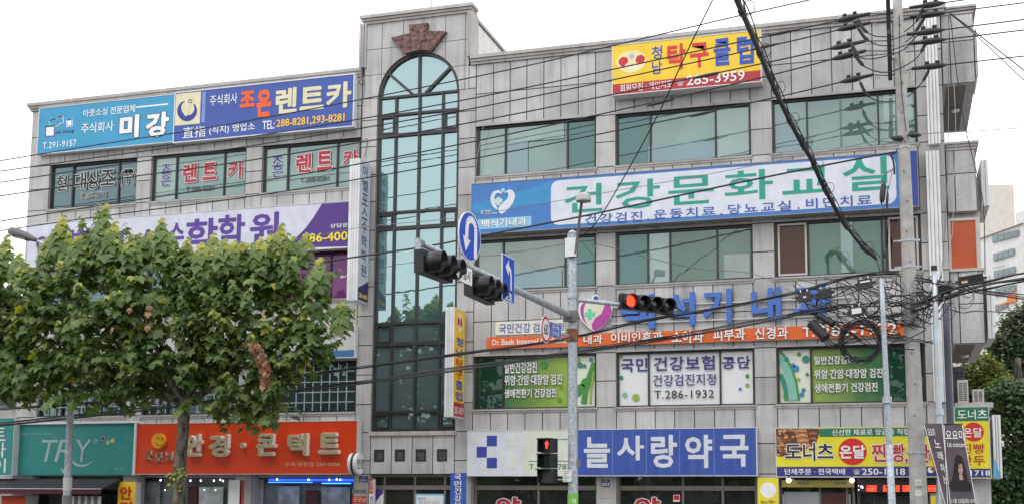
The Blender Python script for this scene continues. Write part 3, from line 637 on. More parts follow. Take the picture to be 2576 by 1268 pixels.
plate(s, *f3b(470, 690), *f3b(1255, 790), Y-.003, mat('label_pale_blue', S(136, 184, 214)), .004)
text(s, '백석기내과', *f3b(525, 695), *f3b(1185, 775), Y-.007, WHT, bold=.022, outline=(mat('label_edge', S(70, 120, 170)), .015))
GRN = mat('letter_green', S(42, 152, 128))
f4b = lambda x, y: (1512.3+x*.24455, 352.9+y*.24455)
for ch, a, b in (('건', f3b(1740, 190), f3b(2300, 560)), ('강', f4b(145, 425), f4b(605, 690)), ('문', f4b(690, 385), f4b(1160, 645)), ('화', f4b(1265, 330), f4b(1770, 600)), ('교', f4b(1860, 305), f4b(2360, 530)), ('실', (2119, 402), (2237, 476))):
    text(s, ch, *a, *b, Y-.004, GRN, bold=.012, shear=.0)
BL2 = mat('letter_clinic_blue', S(62, 92, 166))
for st, a, b in (('건강검진', f3b(2040, 620), f4b(425, 835)), ('.', f4b(475, 805), f4b(492, 822)), ('운동치료', f4b(540, 720), f4b(1175, 775)), ('.', f4b(1225, 755), f4b(1250, 770)), ('당뇨교실', f4b(1305, 665), f4b(1955, 725)), ('.', f4b(2020, 690), f4b(2040, 712)), ('비만치료', f4b(2105, 605), (2193, 516))):
    text(s, st, *a, *b, Y-.004, BL2, bold=.014, sp=1.25)
# --- clinic channel letters, heart, plaque, orange strip
CHB = mat('channel_blue', S(66, 108, 186), .4); CHS = mat('channel_side', S(44, 72, 140), .5)
s = thing('clinic_letters', 'row of large raised blue letters on the wall beside the heart emblem', 'sign letters', (7, 0, 6.6))
zr0, zr1 = F(1800, 780, -.1).z, F(1800, 770, -.1).z
rl = MB(); xr0, xr1 = F(1540, 770).x, F(2140, 750).x
for z in (6.95, 7.4): rl.box(xr0, xr1, -.06, -.03, z-.02, z+.02)
rl.build('mounting_rail', ALU, s)
for ch, a, b in (('백', (1562, 743), (1649, 826)), ('석', (1672, 738), (1750, 818)), ('기', (1768, 729), (1842, 812)), ('내', (1890, 725), (1966, 808)), ('과', (1994, 716), (2093, 805))):
    text(s, ch, *a, *b, -.07, CHB, bold=.03, th=.08, side=CHS)
f22 = lambda x, y: (1197.3+x*.20548, 680.5+y*.20548)
s = thing('heart_emblem', 'white bordered heart emblem with magenta swoosh and green cross on the wall', 'emblem', F(1500, 790))
hp = [(1465, 745), (1530, 712), (1600, 700), (1660, 735)]
hpts = [f22(*p) for p in ((1470, 400), (1520, 365), (1600, 368), (1655, 410), (1680, 480), (1650, 580), (1590, 650), (1520, 710), (1460, 748), (1400, 712), (1340, 655), (1290, 590), (1262, 500), (1270, 420), (1320, 375), (1400, 365))]
poly(s, hpts, -.03, WHT, .09, 'emblem_plate')
MAG = mat('emblem_magenta', S(168, 64, 146)); CRM2 = mat('emblem_beige', S(212, 206, 188))
hin = [(x+(f22(1468, 520)[0]-x)*.06, y+(f22(1468, 520)[1]-y)*.06) for x, y in hpts]; poly(s, hin, -.12, CRM2, .004)
poly(s, [f22(*p) for p in ((1585, 385), (1640, 410), (1665, 480), (1640, 570), (1580, 650), (1500, 712), (1462, 740), (1425, 712), (1418, 650), (1460, 580), (1530, 530), (1560, 470))], -.124, MAG, .004)
poly(s, [f22(*p) for p in ((1345, 388), (1300, 400), (1278, 450), (1280, 520), (1310, 600), (1362, 660), (1330, 590), (1318, 520), (1322, 450))], -.124, MAG, .0045)
GX_ = mat('cross_mint', S(92, 196, 160)); plate(s, *f22(1330, 512), *f22(1458, 560), -.124, GX_, .005); plate(s, *f22(1370, 465), *f22(1415, 600), -.124, GX_, .0055)
disc(s, *f22(1468, 342), 9, -.06, WHT, .05, 'emblem_dot'); disc(s, *f22(1468, 340), 6.5, -.11, mat('dot_royal', S(44, 80, 176)), .004, 'emblem_dot')
s, Y = sign('sign_plaque', 'cream white plaque with blue letters above the orange strip sign', mat('plaque_cream', S(214, 212, 196), .4), 1246, 809, 1421, 836, -.05, rim=0, cat='sign')
BLP = mat('letter_plaque_blue', S(70, 92, 170))
text(s, '국민건강', *f22(280, 650), *f22(668, 755), Y, BLP, bold=.012); text(s, '검진', *f22(697, 640), *f22(880, 745), Y, BLP, bold=.012); text(s, '지정', *f22(905, 638), *f22(1078, 735), Y, BLP, bold=.012)
s, Y = sign('strip_sign', 'long narrow orange strip sign with raised white letters under the blue letters', mat('sign_orange', S(214, 96, 36), .4, dirt=.05), 1224.5, 848, 2281, 843.5, -.12, cat='sign')
WSH = mat('letter_white_side', S(150, 150, 160))
kw = dict(bold=.016, th=.03, side=WSH)
text(s, 'Dr.', *f22(205, 845), *f22(300, 910), Y, WHT, bold=.01, th=.02); text(s, 'Baek', *f22(318, 838), *f22(475, 905), Y, WHT, bold=.01, th=.02); text(s, 'Internal Medicine', *f22(505, 835), *f22(1110, 885), Y, WHT, bold=.01, th=.02)
for st, a, b in (('내과', f22(1320, 790), f22(1552, 890)), ('이비인후과', f22(1655, 765), f22(2287, 865)), ('소아과', (1690, 832), (1770, 861)), ('피부과', (1794, 827), (1875, 855)), ('신경과', (1899, 824), (1983, 851)), ('T.', (2019, 823), (2049, 847)), ('286-1932', (2066, 818), (2257, 840))): text(s, st, *a, *b, Y, WHT, **kw)
# --- pharmacy
s, Y = sign('shop_sign', 'white and blue pharmacy sign board with rounded white letters on the blue half', mat('sign_pale', S(206, 210, 216), .4, dirt=.04), 1177.5, 1084, 1904, 1195, -.28, rim=.015)
f6 = lambda x, y: (1348.5+.18593*x, 1033.4+.18593*y)
plate(s, *f5(2195, 258), 1440, 1192.5, Y, mat('field_cream', S(207, 212, 198), .4), .002)
plate(s, 1440, 1080.5, 1903, 1194.5, Y, mat('field_pharmacy_blue', S(58, 82, 160), .35, dirt=.12, grime=(.35, .4, .5)), .004)
NBX = mat('square_blue', S(54, 68, 152)); PLX = mat('square_pale', S(208, 212, 203))
for a, b in (((1707, 333), (1842, 473)), ((1570, 482), (1705, 626)), ((1707, 630), (1843, 771))): plate(s, *f5(*a), *f5(*b), Y, NBX, .004, 'emblem')
for a, b in (((1990, 335), (2125, 475)), ((1990, 632), (2122, 772))): plate(s, *f5(*a), *f5(*b), Y, PLX, .0035, 'emblem')
GT = mat('letter_leaf_green', S(62, 112, 84)); plate(s, *f5(2270, 672), 1440, 1160, Y-.002, GT, .003, 'emblem'); text(s, 'T.286-8787', *f5(2278, 715), 1437, 1180, Y-.002, GT, bold=.003)
PW = mat('letter_silver', S(206, 210, 218), .4)
for ch, a, b in (('늘', f6(648, 352), f6(1002, 765)), ('사', f6(1095, 335), f6(1465, 668)), ('랑', f6(1552, 322), f6(1912, 768)), ('약', f6(2014, 322), f6(2388, 768)), ('국', (1811, 1093), (1884, 1173))): text(s, ch, *a, *b, Y-.004, PW, bold=.027)
for px in (1541, 1626, 1709, 1796): x = F(px, 1100, Y).x; box('panel_seam', mat('seam_pale', S(104, 124, 182)), s, x-.010, x+.010, Y-.0046, Y, F(1500, 1192, Y).z, F(1500, 1082, Y).z)
# --- doughnut shop front sign
YD = mat('sign_lemon', S(224, 210, 48), .4)
s, Y = sign('shop_sign', 'yellow doughnut and bun shop sign on the front wall behind the concrete pole', YD, 1952, 1077, 2362, 1198, -.28, rim=.015)
f7 = lambda x, y: (1877.8+.18593*x, 1033.4+.18593*y)
GD = mat('field_green', S(34, 116, 84)); PD = mat('field_violet', S(54, 54, 118)); RD = mat('disc_red', S(204, 40, 36)); DKR = mat('letter_crimson', S(184, 40, 50))
plate(s, *f7(985, 240), 2361.5, 1095, Y, GD); plate(s, 1952.6, *f7(0, 752)[1:], 2361.5, 1197.5, Y, PD)
DBR = mat('dough_dark', S(98, 56, 36), .5, var=.4, scale=14, bump=.6, bscale=25); DLT = mat('dough_light', S(190, 142, 96), .5, var=.35, scale=16); DMD = mat('dough_mid', S(152, 96, 62), .5, var=.4, scale=14)
poly(s, [f7(395, 235), f7(980, 240), f7(988, 290), f7(960, 390), f7(900, 470), f7(700, 560), f7(470, 615), f7(400, 608)], Y, DBR, .003, 'photo_print')
for k in range(60):
    x, y = rnd.uniform(400, 640), rnd.uniform(245, 600)
    if y > 600-(x-400)*.6+60: continue
    disc(s, *f7(x, y), rnd.uniform(2.6, 5), Y-.003, rnd.choice((DLT, DMD, DLT)), .001+.0008*rnd.random(), 'photo_print', ry=rnd.uniform(2, 3.4))
for k in range(7): disc(s, *f7(730+k*10, 270+k*33), 16, Y-.003, DMD if k % 2 else DLT, .0015+.0006*k, 'photo_print', ry=5.5)
for k in range(5): disc(s, *f7(900-k*2, 270+k*35), 11, Y-.003, DMD if k % 2 else DBR, .0015+.0006*k, 'photo_print', ry=5)
text(s, '신선한 재료로 앙금을 직접 만드는', *f7(1155, 248), 2345, 1092, Y-.004, WHT, bold=.012)
kk = dict(bold=.02, outline=(WHT, .045), shear=.0)
for ch, a, b in (('도', f7(520, 452), f7(745, 635)), ('너', f7(765, 425), f7(935, 675)), ('츠', f7(955, 440), f7(1180, 635))): text(s, ch, *a, *b, Y-.005, BLKTXT, th=.01, **kk)
disc(s, *f7(1435, 548), 36, Y, RD, .005, 'emblem', ry=34); text(s, '온달', *f7(1258, 460), *f7(1610, 640), Y-.005, WHT, bold=.03)
for ch, a, b in (('찐', f7(1690, 440), f7(1890, 685)), ('빵', f7(1960, 440), f7(2150, 690)), (',', f7(2145, 640), f7(2190, 710)), ('만', (2298, 1117), (2340, 1163))): text(s, ch, *a, *b, Y-.004, DKR, th=.01, **kk)
text(s, '단체주문 · 전국택배', *f7(515, 778), *f7(1335, 858), Y-.004, WHT, bold=.012); text(s, '☎', *f7(1445, 785), *f7(1540, 855), Y-.004, WHT, bold=.0); text(s, '250-1718', *f7(1562, 775), *f7(2150, 862), Y-.004, WHT, bold=.012)
for k in range(14): disc(s, rnd.uniform(2338, 2358), rnd.uniform(1135, 1190), rnd.uniform(4, 8), Y-.004, rnd.choice((DLT, WHT, DMD)), .002+.001*rnd.random(), 'photo_print')
# --- doughnut corner sign
f9 = lambda x, y: (2135+.31416*x, 869.6+.31416*y)
s, Y = sign('shop_sign', 'green and yellow corner bun shop sign under the air conditioners', YD, 2401, 1024, 2493, 1201, -.15, rim=.012)
plate(s, 2401.5, 1024.5, 2488, 1057.5, Y, GD); plate(s, 2402, 1178, 2492.5, 1200, Y, PD)
text(s, '도너츠', *f9(868, 510), *f9(1108, 585), Y-.004, WHT, bold=.012)
disc(s, *f9(1000, 688), 26, Y, RD, .005, 'emblem', ry=24); text(s, '온달', *f9(915, 655), *f9(1070, 730), Y-.005, WHT, bold=.02)
text(s, '진빵', *f9(895, 782), *f9(1092, 860), Y, DKR, bold=.015); text(s, '만두', *f9(895, 875), *f9(1095, 955), Y, DKR, bold=.015); text(s, '250-1718', *f9(800, 995), *f9(1135, 1038), Y-.004, WHT, bold=.01)
s = thing('sign_box', 'slim white box sign projecting at the corner beside the doughnut sign', 'sign', F(2508, 1200, .1))
x0, x1, z0, z1 = Q(2494.5, 1044, 2522, 1202, .1); MB().box(x0+.005, x1, .0, 1.2, z0, z1).build('panel', SIGNW, s)
poly(s, [(2499, 1160), (2503, 1152), (2508, 1172), (2515, 1190), (2519, 1201), (2499, 1201)], -.001, mat('splash_blue', S(96, 170, 206)), .004)
rb = MB()
for k in (.35, .65): rb.box(x0+.005+(x1-x0)*k-.008, x0+.005+(x1-x0)*k+.008, -.006, .0, z0+.02, z1-.02)
rb.build('seam', GREY, s)
for lab, (a, b, c, d), Y_, dp in (('upper tall white box sign on the east side below the roof corner', (2451, 75, 2461, 190), 1.0, 2.6), ('white box sign on the east side beside the orange loggia pane', (2466, 404, 2489, 518), .8, 2.8), ('long white box sign on the east side beside the lower balcony', (2480, 693, 2503, 850), .6, 2.4)):
    x0, x1, z0, z1 = Q(a, b, c, d, Y_); s = thing('sign_box', lab, 'sign', (x0, Y_, z0), 'white box signs on the east side')
    MB().box(x0, x1, Y_, dp, z0, z1).build('panel', SIGNW, s)
    MB().box(x0+(x1-x0)*.55, x0+(x1-x0)*.55+.012, Y_-.004, Y_, z0, z1).build('seam', GREY, s)
# --- TRY, optician, left corner
TL_ = mat('sign_teal', S(44, 132, 128), .4, dirt=.05)
s, Y = sign('shop_sign', 'teal shop sign with thin white latin letters and coloured dots', TL_, 36, 1068, 335, 1194, -.3, rim=.0)
f3 = lambda x, y: (.20475*x, 1008.2+.20475*y)
x0, x1, z0, z1 = Q(36, 1068, 335, 1194, Y); fm = MB(); fm.box(x0-.05, x1+.12, Y-.06, -.02, z1, z1+.07); fm.box(x1, x1+.07, Y-.05, -.02, z0, z1); fm.box(x0-.07, x0, Y-.05, -.02, z0, z1); fm.build('frame', SIGNW, s)
TWH = mat('try_white', S(160, 180, 184), .4)
text(s, 'T', *f3(518, 478), *f3(705, 742), Y, TWH, bold=-.005, shear=.2); text(s, 'R', *f3(680, 476), *f3(905, 744), Y, TWH, bold=-.005, shear=.2); text(s, 'Y', *f3(942, 474), *f3(1110, 745), Y, TWH, bold=-.005, shear=.1)
stroke(s, [f3(*p) for p in ((870, 700), (900, 750), (945, 785), (995, 797), (1050, 790), (1100, 765), (1140, 735))], [.02, .06, .08, .07, .05, .03, .01], Y, TWH, .004)
for (x, y, m) in ((1178, 493, S(60, 150, 146)), (1266, 453, S(120, 24, 50)), (1327, 510, S(160, 176, 50)), (1385, 487, S(214, 150, 60))):
    disc(s, *f3(x, y), 4.6, Y, SIGNW, .003); disc(s, *f3(x, y), 4, Y-.003, mat('dot%d' % x, m), .003)
text(s, '편안한 가족내의 - 트라이', *f3(258, 392), *f3(640, 418), Y, mat('pale_teal', S(140, 190, 188)), bold=-.002); text(s, '패션유통', *f3(1400, 815), *f3(1528, 842), Y, MATS['pale_teal'], bold=.0)
s, Y = sign('shop_sign', 'tall teal sign at the far left edge with vertical white letters', TL_, -24, 1052, 29, 1194, -.55, rim=.012)
for ch, b, d in (('트', 1075, 1108), ('라', 1112, 1150), ('이', 1153, 1188)): text(s, ch, -18, b, 14, d, Y, SIGNW, bold=.01)
OS = mat('sign_vermilion', S(206, 62, 22), .35, var=.04, dirt=.03)
s, Y = sign('shop_sign', 'orange red optician sign with raised block letters and winking face', OS, 345, 1066, 896, 1191, -.3, rim=.012)
BG_ = mat('letter_taupe', S(166, 154, 124), .4); LS = mat('letter_side_pale', S(238, 234, 224), .4)
f4 = lambda x, y: (441.1+.18593*x, 1033.4+.18593*y)
for ch, a, b in (('안', (475, 1092), (512, 1147)), ('경', f4(490, 322), f4(742, 618)), ('콘', f4(1132, 316), f4(1378, 602)), ('택', f4(1552, 310), f4(1808, 600)), ('트', f4(1968, 302), f4(2230, 577))): text(s, ch, *a, *b, Y, BG_, bold=.03, th=.16, side=LS, outline=(LS, .018))
q = F(*f4(938, 468), Y); MB().prism(disc_pts(q.x, q.z, .075, .075, 16), Y-.16, Y, 0, 1).build('lettering', [BG_, LS], s)
text(s, '수곡·분평점 284-0084', *f4(1480, 690), *f4(2228, 745), Y, mat('letter_salmon', S(206, 168, 138)), bold=.008)
for i, (ch, a, b) in enumerate((('굿', f3(1785, 612), f3(1880, 725)), ('모', f3(1908, 630), f3(2005, 742)), ('닝', f3(2040, 618), f3(2130, 730)))): text(s, ch, *a, *b, Y, mat('letter_bronze', S(120, 106, 88), .4), bold=.02, th=.07, side=LS)
q = F(403, 1108.5, Y); SMY = mat('smile_yellow', S(222, 152, 34), .4)
fo = MB().prism(disc_pts(q.x, q.z, .225, .225, 32), Y-.12, Y, 0, 1).build('smiling_face', [SMY, mat('smile_side', S(240, 150, 40))], s)
fy = Y-.12; q = F(403, 1108.5, fy)
def fpt(dx, dz): return (q.x+dx, q.z+dz)
def fstroke(pts, wd):
    b = MB()
    for (a, c) in zip(pts[:-1], pts[1:]):
        a, c = V(a), V(c); n_ = V((-(c-a).y, (c-a).x)).normalized()*wd; b.prism([tuple(a-n_), tuple(c-n_), tuple(c+n_), tuple(a+n_)], fy-.004, fy)
    b.build('face_line', BLKTXT, fo)
fstroke([fpt(.15*math.cos(t), .15*math.sin(t)+.0) for t in [math.radians(200+i*14) for i in range(11)]], .008)
fstroke([fpt(-.075+.04*math.cos(t), .05+.035*math.sin(t)) for t in [math.radians(170-i*20) for i in range(9)]], .008)
MB().prism(disc_pts(q.x+.06, q.z+.06, .022, .04, 14), fy-.004, fy).build('face_line', BLKTXT, fo)
# round projecting optician sign
s = thing('round_sign', 'round white projecting drum sign with black letters at the optician corner', 'shop sign', F(900, 1190, -.4))
def drum(par, X0, X1, yc, zc, r, m, name='panel'):
    n = 28; b = MB(); vs = [(X, yc+r*math.cos(2*math.pi*i/n), zc+r*math.sin(2*math.pi*i/n)) for X in (X0, X1) for i in range(n)]
    b.add(vs, [(i, (i+1) % n, n+(i+1) % n, n+i) for i in range(n)]+[tuple(range(n-1, -1, -1)), tuple(range(n, 2*n))]); return b.build(name, m, par)
xd = F(908, 1166, -.45).x; pc = GX(906, 1166, xd); rr = .30
drum(s, xd-.26, xd, pc.y, pc.z, rr, SIGNW); drum(s, xd-.17, xd-.10, pc.y, pc.z, rr+.004, BLKTXT, 'band'); drum(s, xd, xd+.006, pc.y, pc.z, rr*.9, WHT, 'face')
letter(s, '안경', (xd+.006, pc.y-.22, pc.z-.14), (0, .44, 0), (0, 0, .28), BLKTXT, bold=.015)
# --- the two tall projecting signs
def blade(label, a, b, c, mid, right, col, Yb=-.12):
    """front edge between sight lines a..mid, lettered side face from mid to right; b,c top and bottom rows"""
    P = F(right, (b+c)/2, Yb); X = P.x
    yf = GX(mid, (b+c)/2, X).y; xl = F(a, (b+c)/2, yf).x
    z1, z0 = F(mid, b, yf).z, F(mid, c, yf).z
    s = thing('projecting_sign', label, 'shop sign', (X, Yb, z0), 'tall signs projecting from the stair tower piers')
    bx = MB().box(xl, X, yf, Yb, z0, z1).build('panel', SIGNW, s)
    g_ = MB()
    for k in (.3, .5, .78): xx = xl+(X-xl)*k; g_.box(xx-.008, xx+.008, yf-.005, yf, z0+.02, z1-.02)
    g_.build('seam', ALU, s)
    MB().box(X, X+.006, yf+.03, Yb-.01, z0+.03, z1-.03).build('face', col, s)
    br = MB()
    for z in (z0+.4, z1-.4): br.box((xl+X)/2-.03, (xl+X)/2+.03, Yb, 0, z-.03, z+.03)
    br.build('bracket', GREY, s)
    return s, X+.006, yf, Yb, z0, z1
s, X, yf, Yb, z0, z1 = blade('tall white projecting sign with vertical black letters left of the stair glazing', 876, 399, 754, 902, 929, mat('blade_white', S(196, 202, 216), .4))
n8 = '아벨포스수학학원'; h = (z1-z0)
for i, ch in enumerate(n8):
    hh = h*.80/8; zt = z1-.12-i*hh*1.0; letter(s, ch, (X, yf+.18, zt-hh*.88), (0, Yb-yf-.36, 0), (0, 0, hh*.84), BLKTXT, bold=.005, th=.006)
MB().add([(X+.003, yf+.03, z0+.03), (X+.003, Yb-.01, z0+.03), (X+.003, Yb-.01, z0+h*.16), (X+.003, (yf+Yb)/2, z0+h*.12), (X+.003, yf+.03, z0+h*.09)], [(0, 1, 2, 3, 4)]).build('face_field', mat('blade_navy', S(56, 44, 100)), s)
letter(s, '286-4001', (X+.004, yf+.08, z0+.1), (0, Yb-yf-.16, 0), (0, 0, .14), MATS['bright_yellow'], bold=.02, th=.004)
s, X, yf, Yb, z0, z1 = blade('tall yellow projecting table tennis sign right of the stair glazing', 1119, 771, 1047, 1141, 1168.5, YS)
h = z1-z0; 
vs = [(X+.004, (yf+Yb)/2+.26*math.cos(t), z1-.38+.26*math.sin(t)) for t in [2*math.pi*i/24 for i in range(24)]]; MB().add(vs, [tuple(range(24))]).build('emblem', MATS['emblem_cream'], s)
for sg_ in (-1, 1):
    vs = [(X+.007, (yf+Yb)/2+sg_*.11+.085*math.cos(t), z1-.36+.13*math.sin(t)) for t in [2*math.pi*i/16 for i in range(16)]]; MB().add(vs, [tuple(range(16))]).build('emblem', RB, s)
for i, ch in enumerate('청남탁구클럽'):
    hh = h*.60/6; zt = z1-.78-i*hh; letter(s, ch, (X, yf+.16, zt-hh*.85), (0, Yb-yf-.32, 0), (0, 0, hh*.8), RDS if ch in '탁구' else BLS, bold=.02, th=.006)
MB().box(X, X+.003, yf+.03, Yb-.01, z0+.03, z0+h*.135).build('face_field', REDS, s); letter(s, '285-3959', (X+.003, yf+.07, z0+.09), (0, Yb-yf-.14, 0), (0, 0, .2), WHT, bold=.01, th=.004)
# --- clinic sign behind the tree
s, Y = sign('shop_sign', 'faded white sign with a blue lower band half hidden by the tree', mat('sign_faded', S(196, 196, 192), .5, dirt=.15), 470, 836, 891, 897, -.2, rim=.02)
x0, x1, z0, z1 = Q(470, 836, 891, 897, Y); MB().box(x0, x1, Y-.004, Y, z0, z0+.2).build('panel_field', mat('band_blue', S(66, 112, 166)), s); text(s, 'Clinic', 822, 834, 871, 847, Y, mat('letter_grey', S(130, 130, 132)), bold=.0)

# ================================================================== ground floor shop fronts (only their heads show)
def shopfront(x0, x1, top, cuts, par=bld, frame=STEEL, transom=None, dep=.22, pane=G_SHOP):
    f = MB(); z0 = .14
    f.box(x0, x1, dep-.04, dep+.05, top-.05, top)
    for x in [x0+.03]+cuts+[x1-.03]: f.box(x-.03, x+.03, dep-.03, dep+.05, z0, top-.05)
    if transom: f.box(x0+.06, x1-.06, dep-.045, dep+.04, transom-.06, transom+.06)
    o = f.build('shop_front', frame, par)
    X = [x0]+cuts+[x1]
    for a, b in zip(X[:-1], X[1:]): MB().add([(a, dep+.02, z0), (b, dep+.02, z0), (b, dep+.02, top), (a, dep+.02, top)], [(0, 1, 2, 3)]).build('pane', pane, o)
    return o
X_ = lambda px, py=1215, Y=.2: F(px, py, Y).x
Z_ = lambda py, px=1288, Y=.2: F(px, py, Y).z
TOP = 2.9
BR_ = mat('brown_steel', (.20, .175, .15), .4, metal=.4)
shopfront(.0, 3.49, TOP, [X_(1355)], transom=Z_(1226), frame=BR_)
ph2 = shopfront(4.05, 7.71, TOP, [X_(1718), X_(1818)], transom=Z_(1226), frame=BR_)
ph1 = [o for o in bld.children if o.name.startswith('shop_front')][0]
for par, a, c in ((ph1, 1248, 1309), (ph2, 1597, 1661)): text(par, '약', a, 1250, c, 1308, .215, mat('letter_pharmacy_red', S(186, 34, 44)), bold=.03, outline=(WHT, .04), th=.01)
st = plate(ph2, *f6(1855, 1130), *f6(1945, 1225), .215, WHT, .003, 'sticker'); plate(ph2, *f6(1862, 1137), *f6(1938, 1200), .212, RD, .003, 'sticker')
st = plate(ph1, 1443, 1245, 1450, 1258, .215, RD, .003, 'sticker')
dn = shopfront(8.28, X_(2150), TOP, [X_(2062), X_(2130)], transom=None, frame=BR_)
dn2 = shopfront(X_(2156), 11.91, TOP, [X_(2200), X_(2290)], transom=None, frame=mat('dark_steel', (.1, .09, .085), .4, metal=.4))
en = shopfront(GX0-.05, GX1+.05, TOP, [X_(968), X_(1044), X_(1120)], transom=Z_(1226), frame=BR_, pane=glass('pane_entrance', (.03, .028, .027), (.8, .8, .8), .06))
plate(en, 1045, 1241, 1117.5, 1300, .16, mat('notice_border', S(110, 180, 214)), .004, 'notice'); plate(en, 1048, 1245, 1114.5, 1300, .156, FILMW, .003, 'notice')
text(en, '진료시간', 1051, 1250, 1071, 1256, .153, BLKTXT, bold=.005); 
for yy in (1260, 1266): text(en, '· 평 일  오전 9시 ~ 오후 6시', 1052, yy-2, 1104, yy+2.5, .153, GREY, bold=.0)
plate(en, 945, 1232, 964, 1300, .16, FILMW, .003, 'poster'); poly(en, [(945, 1232), (964, 1232), (964, 1240), (955, 1248), (945, 1262)], .157, PURD, .003, 'poster')
oc1 = shopfront(-14.45, X_(335), TOP, [X_(180)], frame=GREY)
# optician: deep lit room behind a real opening
op = MB(); xa, xb = X_(345), -3.62; dep = .25
for x in (xa, X_(617), X_(629), xb): op.box(x-.04, x+.04, .18, .27, .14, TOP)
op.box(xa, xb, .18, .27, TOP-.06, TOP-.001); opo = op.build('shop_front', STEEL, bld)
rm = MB(); rm.box(xa, xb, .88, .899, .14, TOP); rm.box(xa, xb, .27, .88, TOP+.0, TOP+.02)
rm.build('shop_interior', mat('optician_wall', (.26, .29, .32), .6, var=.5, scale=1.4), bld)
LEDB = lamp_mat('led_blue', (.03, .10, 1.), 1.6); LEDW = lamp_mat('lamp_white', (1, .95, .88), 4.5)
bl = MB(); bl.box(X_(663), X_(880), .5, .56, Z_(1209), Z_(1203)); blo = bl.build('led_strip', LEDB, bld)
bl = MB(); bl.box(X_(800), X_(872), .44, .48, Z_(1216.5), Z_(1214)); bl.box(X_(664), X_(775), .44, .48, Z_(1213.5), Z_(1212)); bl.build('led_strip', lamp_mat('led_cyan', (.05, .35, 1.), 3.), bld)
MB().box(X_(662), X_(884), .57, .6, Z_(1216), Z_(1200)).build('led_backboard', mat('led_board', (.05, .10, .35), .5), bld)
for (x, y) in ((479, 1208), (505, 1208), (538, 1208), (554, 1206), (561, 1209), (404, 1207), (697, 1205), (776, 1206), (828, 1206), (847, 1205), (856, 1206), (514, 1231), (542, 1231), (415, 1232)):
    p = F(x, y, .42); MB().ball(p, .026 if y < 1220 else .017, 8).build('spot_lamp', LEDW, bld)
DM = [mat('disp_grey', (.32, .35, .39), .5, var=.45), mat('disp_wine', (.08, .02, .025), .5), mat('disp_pale', (.55, .60, .62), .5, var=.3)]
for a, b, c, d, k in ((350, 1210, 400, 1300, 0), (474, 1222, 495, 1300, 1), (502, 1224, 560, 1300, 2), (633, 1205, 660, 1300, 2), (700, 1222, 752, 1300, 0), (770, 1232, 800, 1300, 1), (810, 1225, 880, 1300, 0)):
    x0, x1, z0, z1 = Q(a, b, c, d, .7); box('display_panel', DM[k], bld, x0, x1, .68, .72, z0, z1)
# pillar notices
def pil_sign(lab, a, b, c, d, face, lines, Y=-.03, cat='sign'):
    s, Y2 = sign('wall_plate', lab, face, a, b, c, d, Y, back=-.004, cat=cat)
    for (st, q, m, bo) in lines: text(s, st, *q, Y2, m, bold=bo)
    return s, Y2
BLUP = mat('plate_navy', S(40, 52, 108))
s, y_ = pil_sign('small navy house number plate 2024-1 on the optician pier', 904, 1196, 926, 1212, BLUP, [('2024-1', (906, 1203.5, 924, 1210), WHT, .01), ('수곡로', (908, 1197.5, 922, 1201.5), MATS['letter_silver'], 0)])
s, y_ = pil_sign('small navy house number plate 2024 on the pharmacy pier', 1512, 1206, 1534, 1223, BLUP, [('2024', (1513.5, 1213, 1532.5, 1221), WHT, .012), ('수곡로', (1516, 1207.5, 1530, 1211.5), MATS['letter_silver'], 0)])
s, y_ = pil_sign('empty stone frame set in the pharmacy pier', 1509, 1225, 1537, 1253, GRAN2, [], -.012)
s, y_ = pil_sign('grey name plate with dark letters on the optician pier', 886, 1230, 922, 1241, mat('plate_grey', (.30, .28, .26), .5), [('조경석치과', (888, 1231.5, 920, 1239.5), BLKTXT, .005)], -.015)
s, y_ = pil_sign('red plate with cream letters low on the optician pier', 886, 1247, 922, 1265, RD, [('굿모닝', (889, 1250, 920, 1262), CRM, .015)])
s, y_ = pil_sign('narrow red and white vertical sign at the stair entrance', 929.5, 1204, 939, 1300, WHT, [('인', (931, 1246, 938, 1267), BLKTXT, .01)], -.12)
plate(s, 929.5, 1204, 939, 1224, y_, RD, .003); plate(s, 929.5, 1225, 939, 1241, y_, RD, .003); text(s, '안경', 930.5, 1207, 938, 1222, y_-.003, WHT, bold=.01); text(s, '콘택', 930.5, 1228, 938, 1238, y_-.003, CRM, bold=.01)
s, y_ = pil_sign('tall blue vertical sign with white letters beside the stair entrance', 1133, 1188.5, 1172, 1330, mat('sign_vertical_blue', S(52, 86, 164)), [], -.25)
for i, ch in enumerate('국민건강보험'): text(s, ch, *f5(1268, 845+i*97), *f5(1362, 930+i*97), y_, WHT, bold=.012)
s, y_ = pil_sign('bright yellow vertical sign with a plain white disc and small lettering', 1906, 1201.5, 1960, 1330, YD, [('Since 2001~', (1914, 1257, 1953, 1265), BLKTXT, .008)], -.26)
disc(s, 1932.5, 1232, 20, y_, WHT, .003)
s, y_ = pil_sign('yellow vertical sign with red letters beside the dark awning', 298, 1211, 336, 1330, YS, [], -.3)
text(s, '안', *f3(1478, 1045), *f3(1620, 1210), y_, RD, bold=.035); text(s, '경', *f3(1470, 1232), *f3(1620, 1400), y_, RD, bold=.035)
s, y_ = pil_sign('white hanging banner with winking face between the optician windows', 581, 1207, 609, 1330, FILMW, [('안', (584, 1253, 605, 1275), BLKTXT, .02)], .12, cat='banner')
disc(s, 595.4, 1224, 7, y_, mat('face_lemon', S(226, 204, 40)), .004); stroke(s, [(591, 1225.5), (593, 1228.5), (596, 1229.5), (599, 1228), (600.5, 1225)], .012, y_-.004, BLKTXT, .003); disc(s, 598, 1221.5, 1, y_-.004, BLKTXT, .003); stroke(s, [(591, 1221.5), (594, 1221.5)], .01, y_-.004, BLKTXT, .003)
s, y_ = pil_sign('narrow red strip banner with yellow letters right of the white banner', 609.5, 1207, 616.5, 1330, REDS, [('안경', (611, 1235, 615.5, 1262), YEL, .01)], .12, cat='banner')
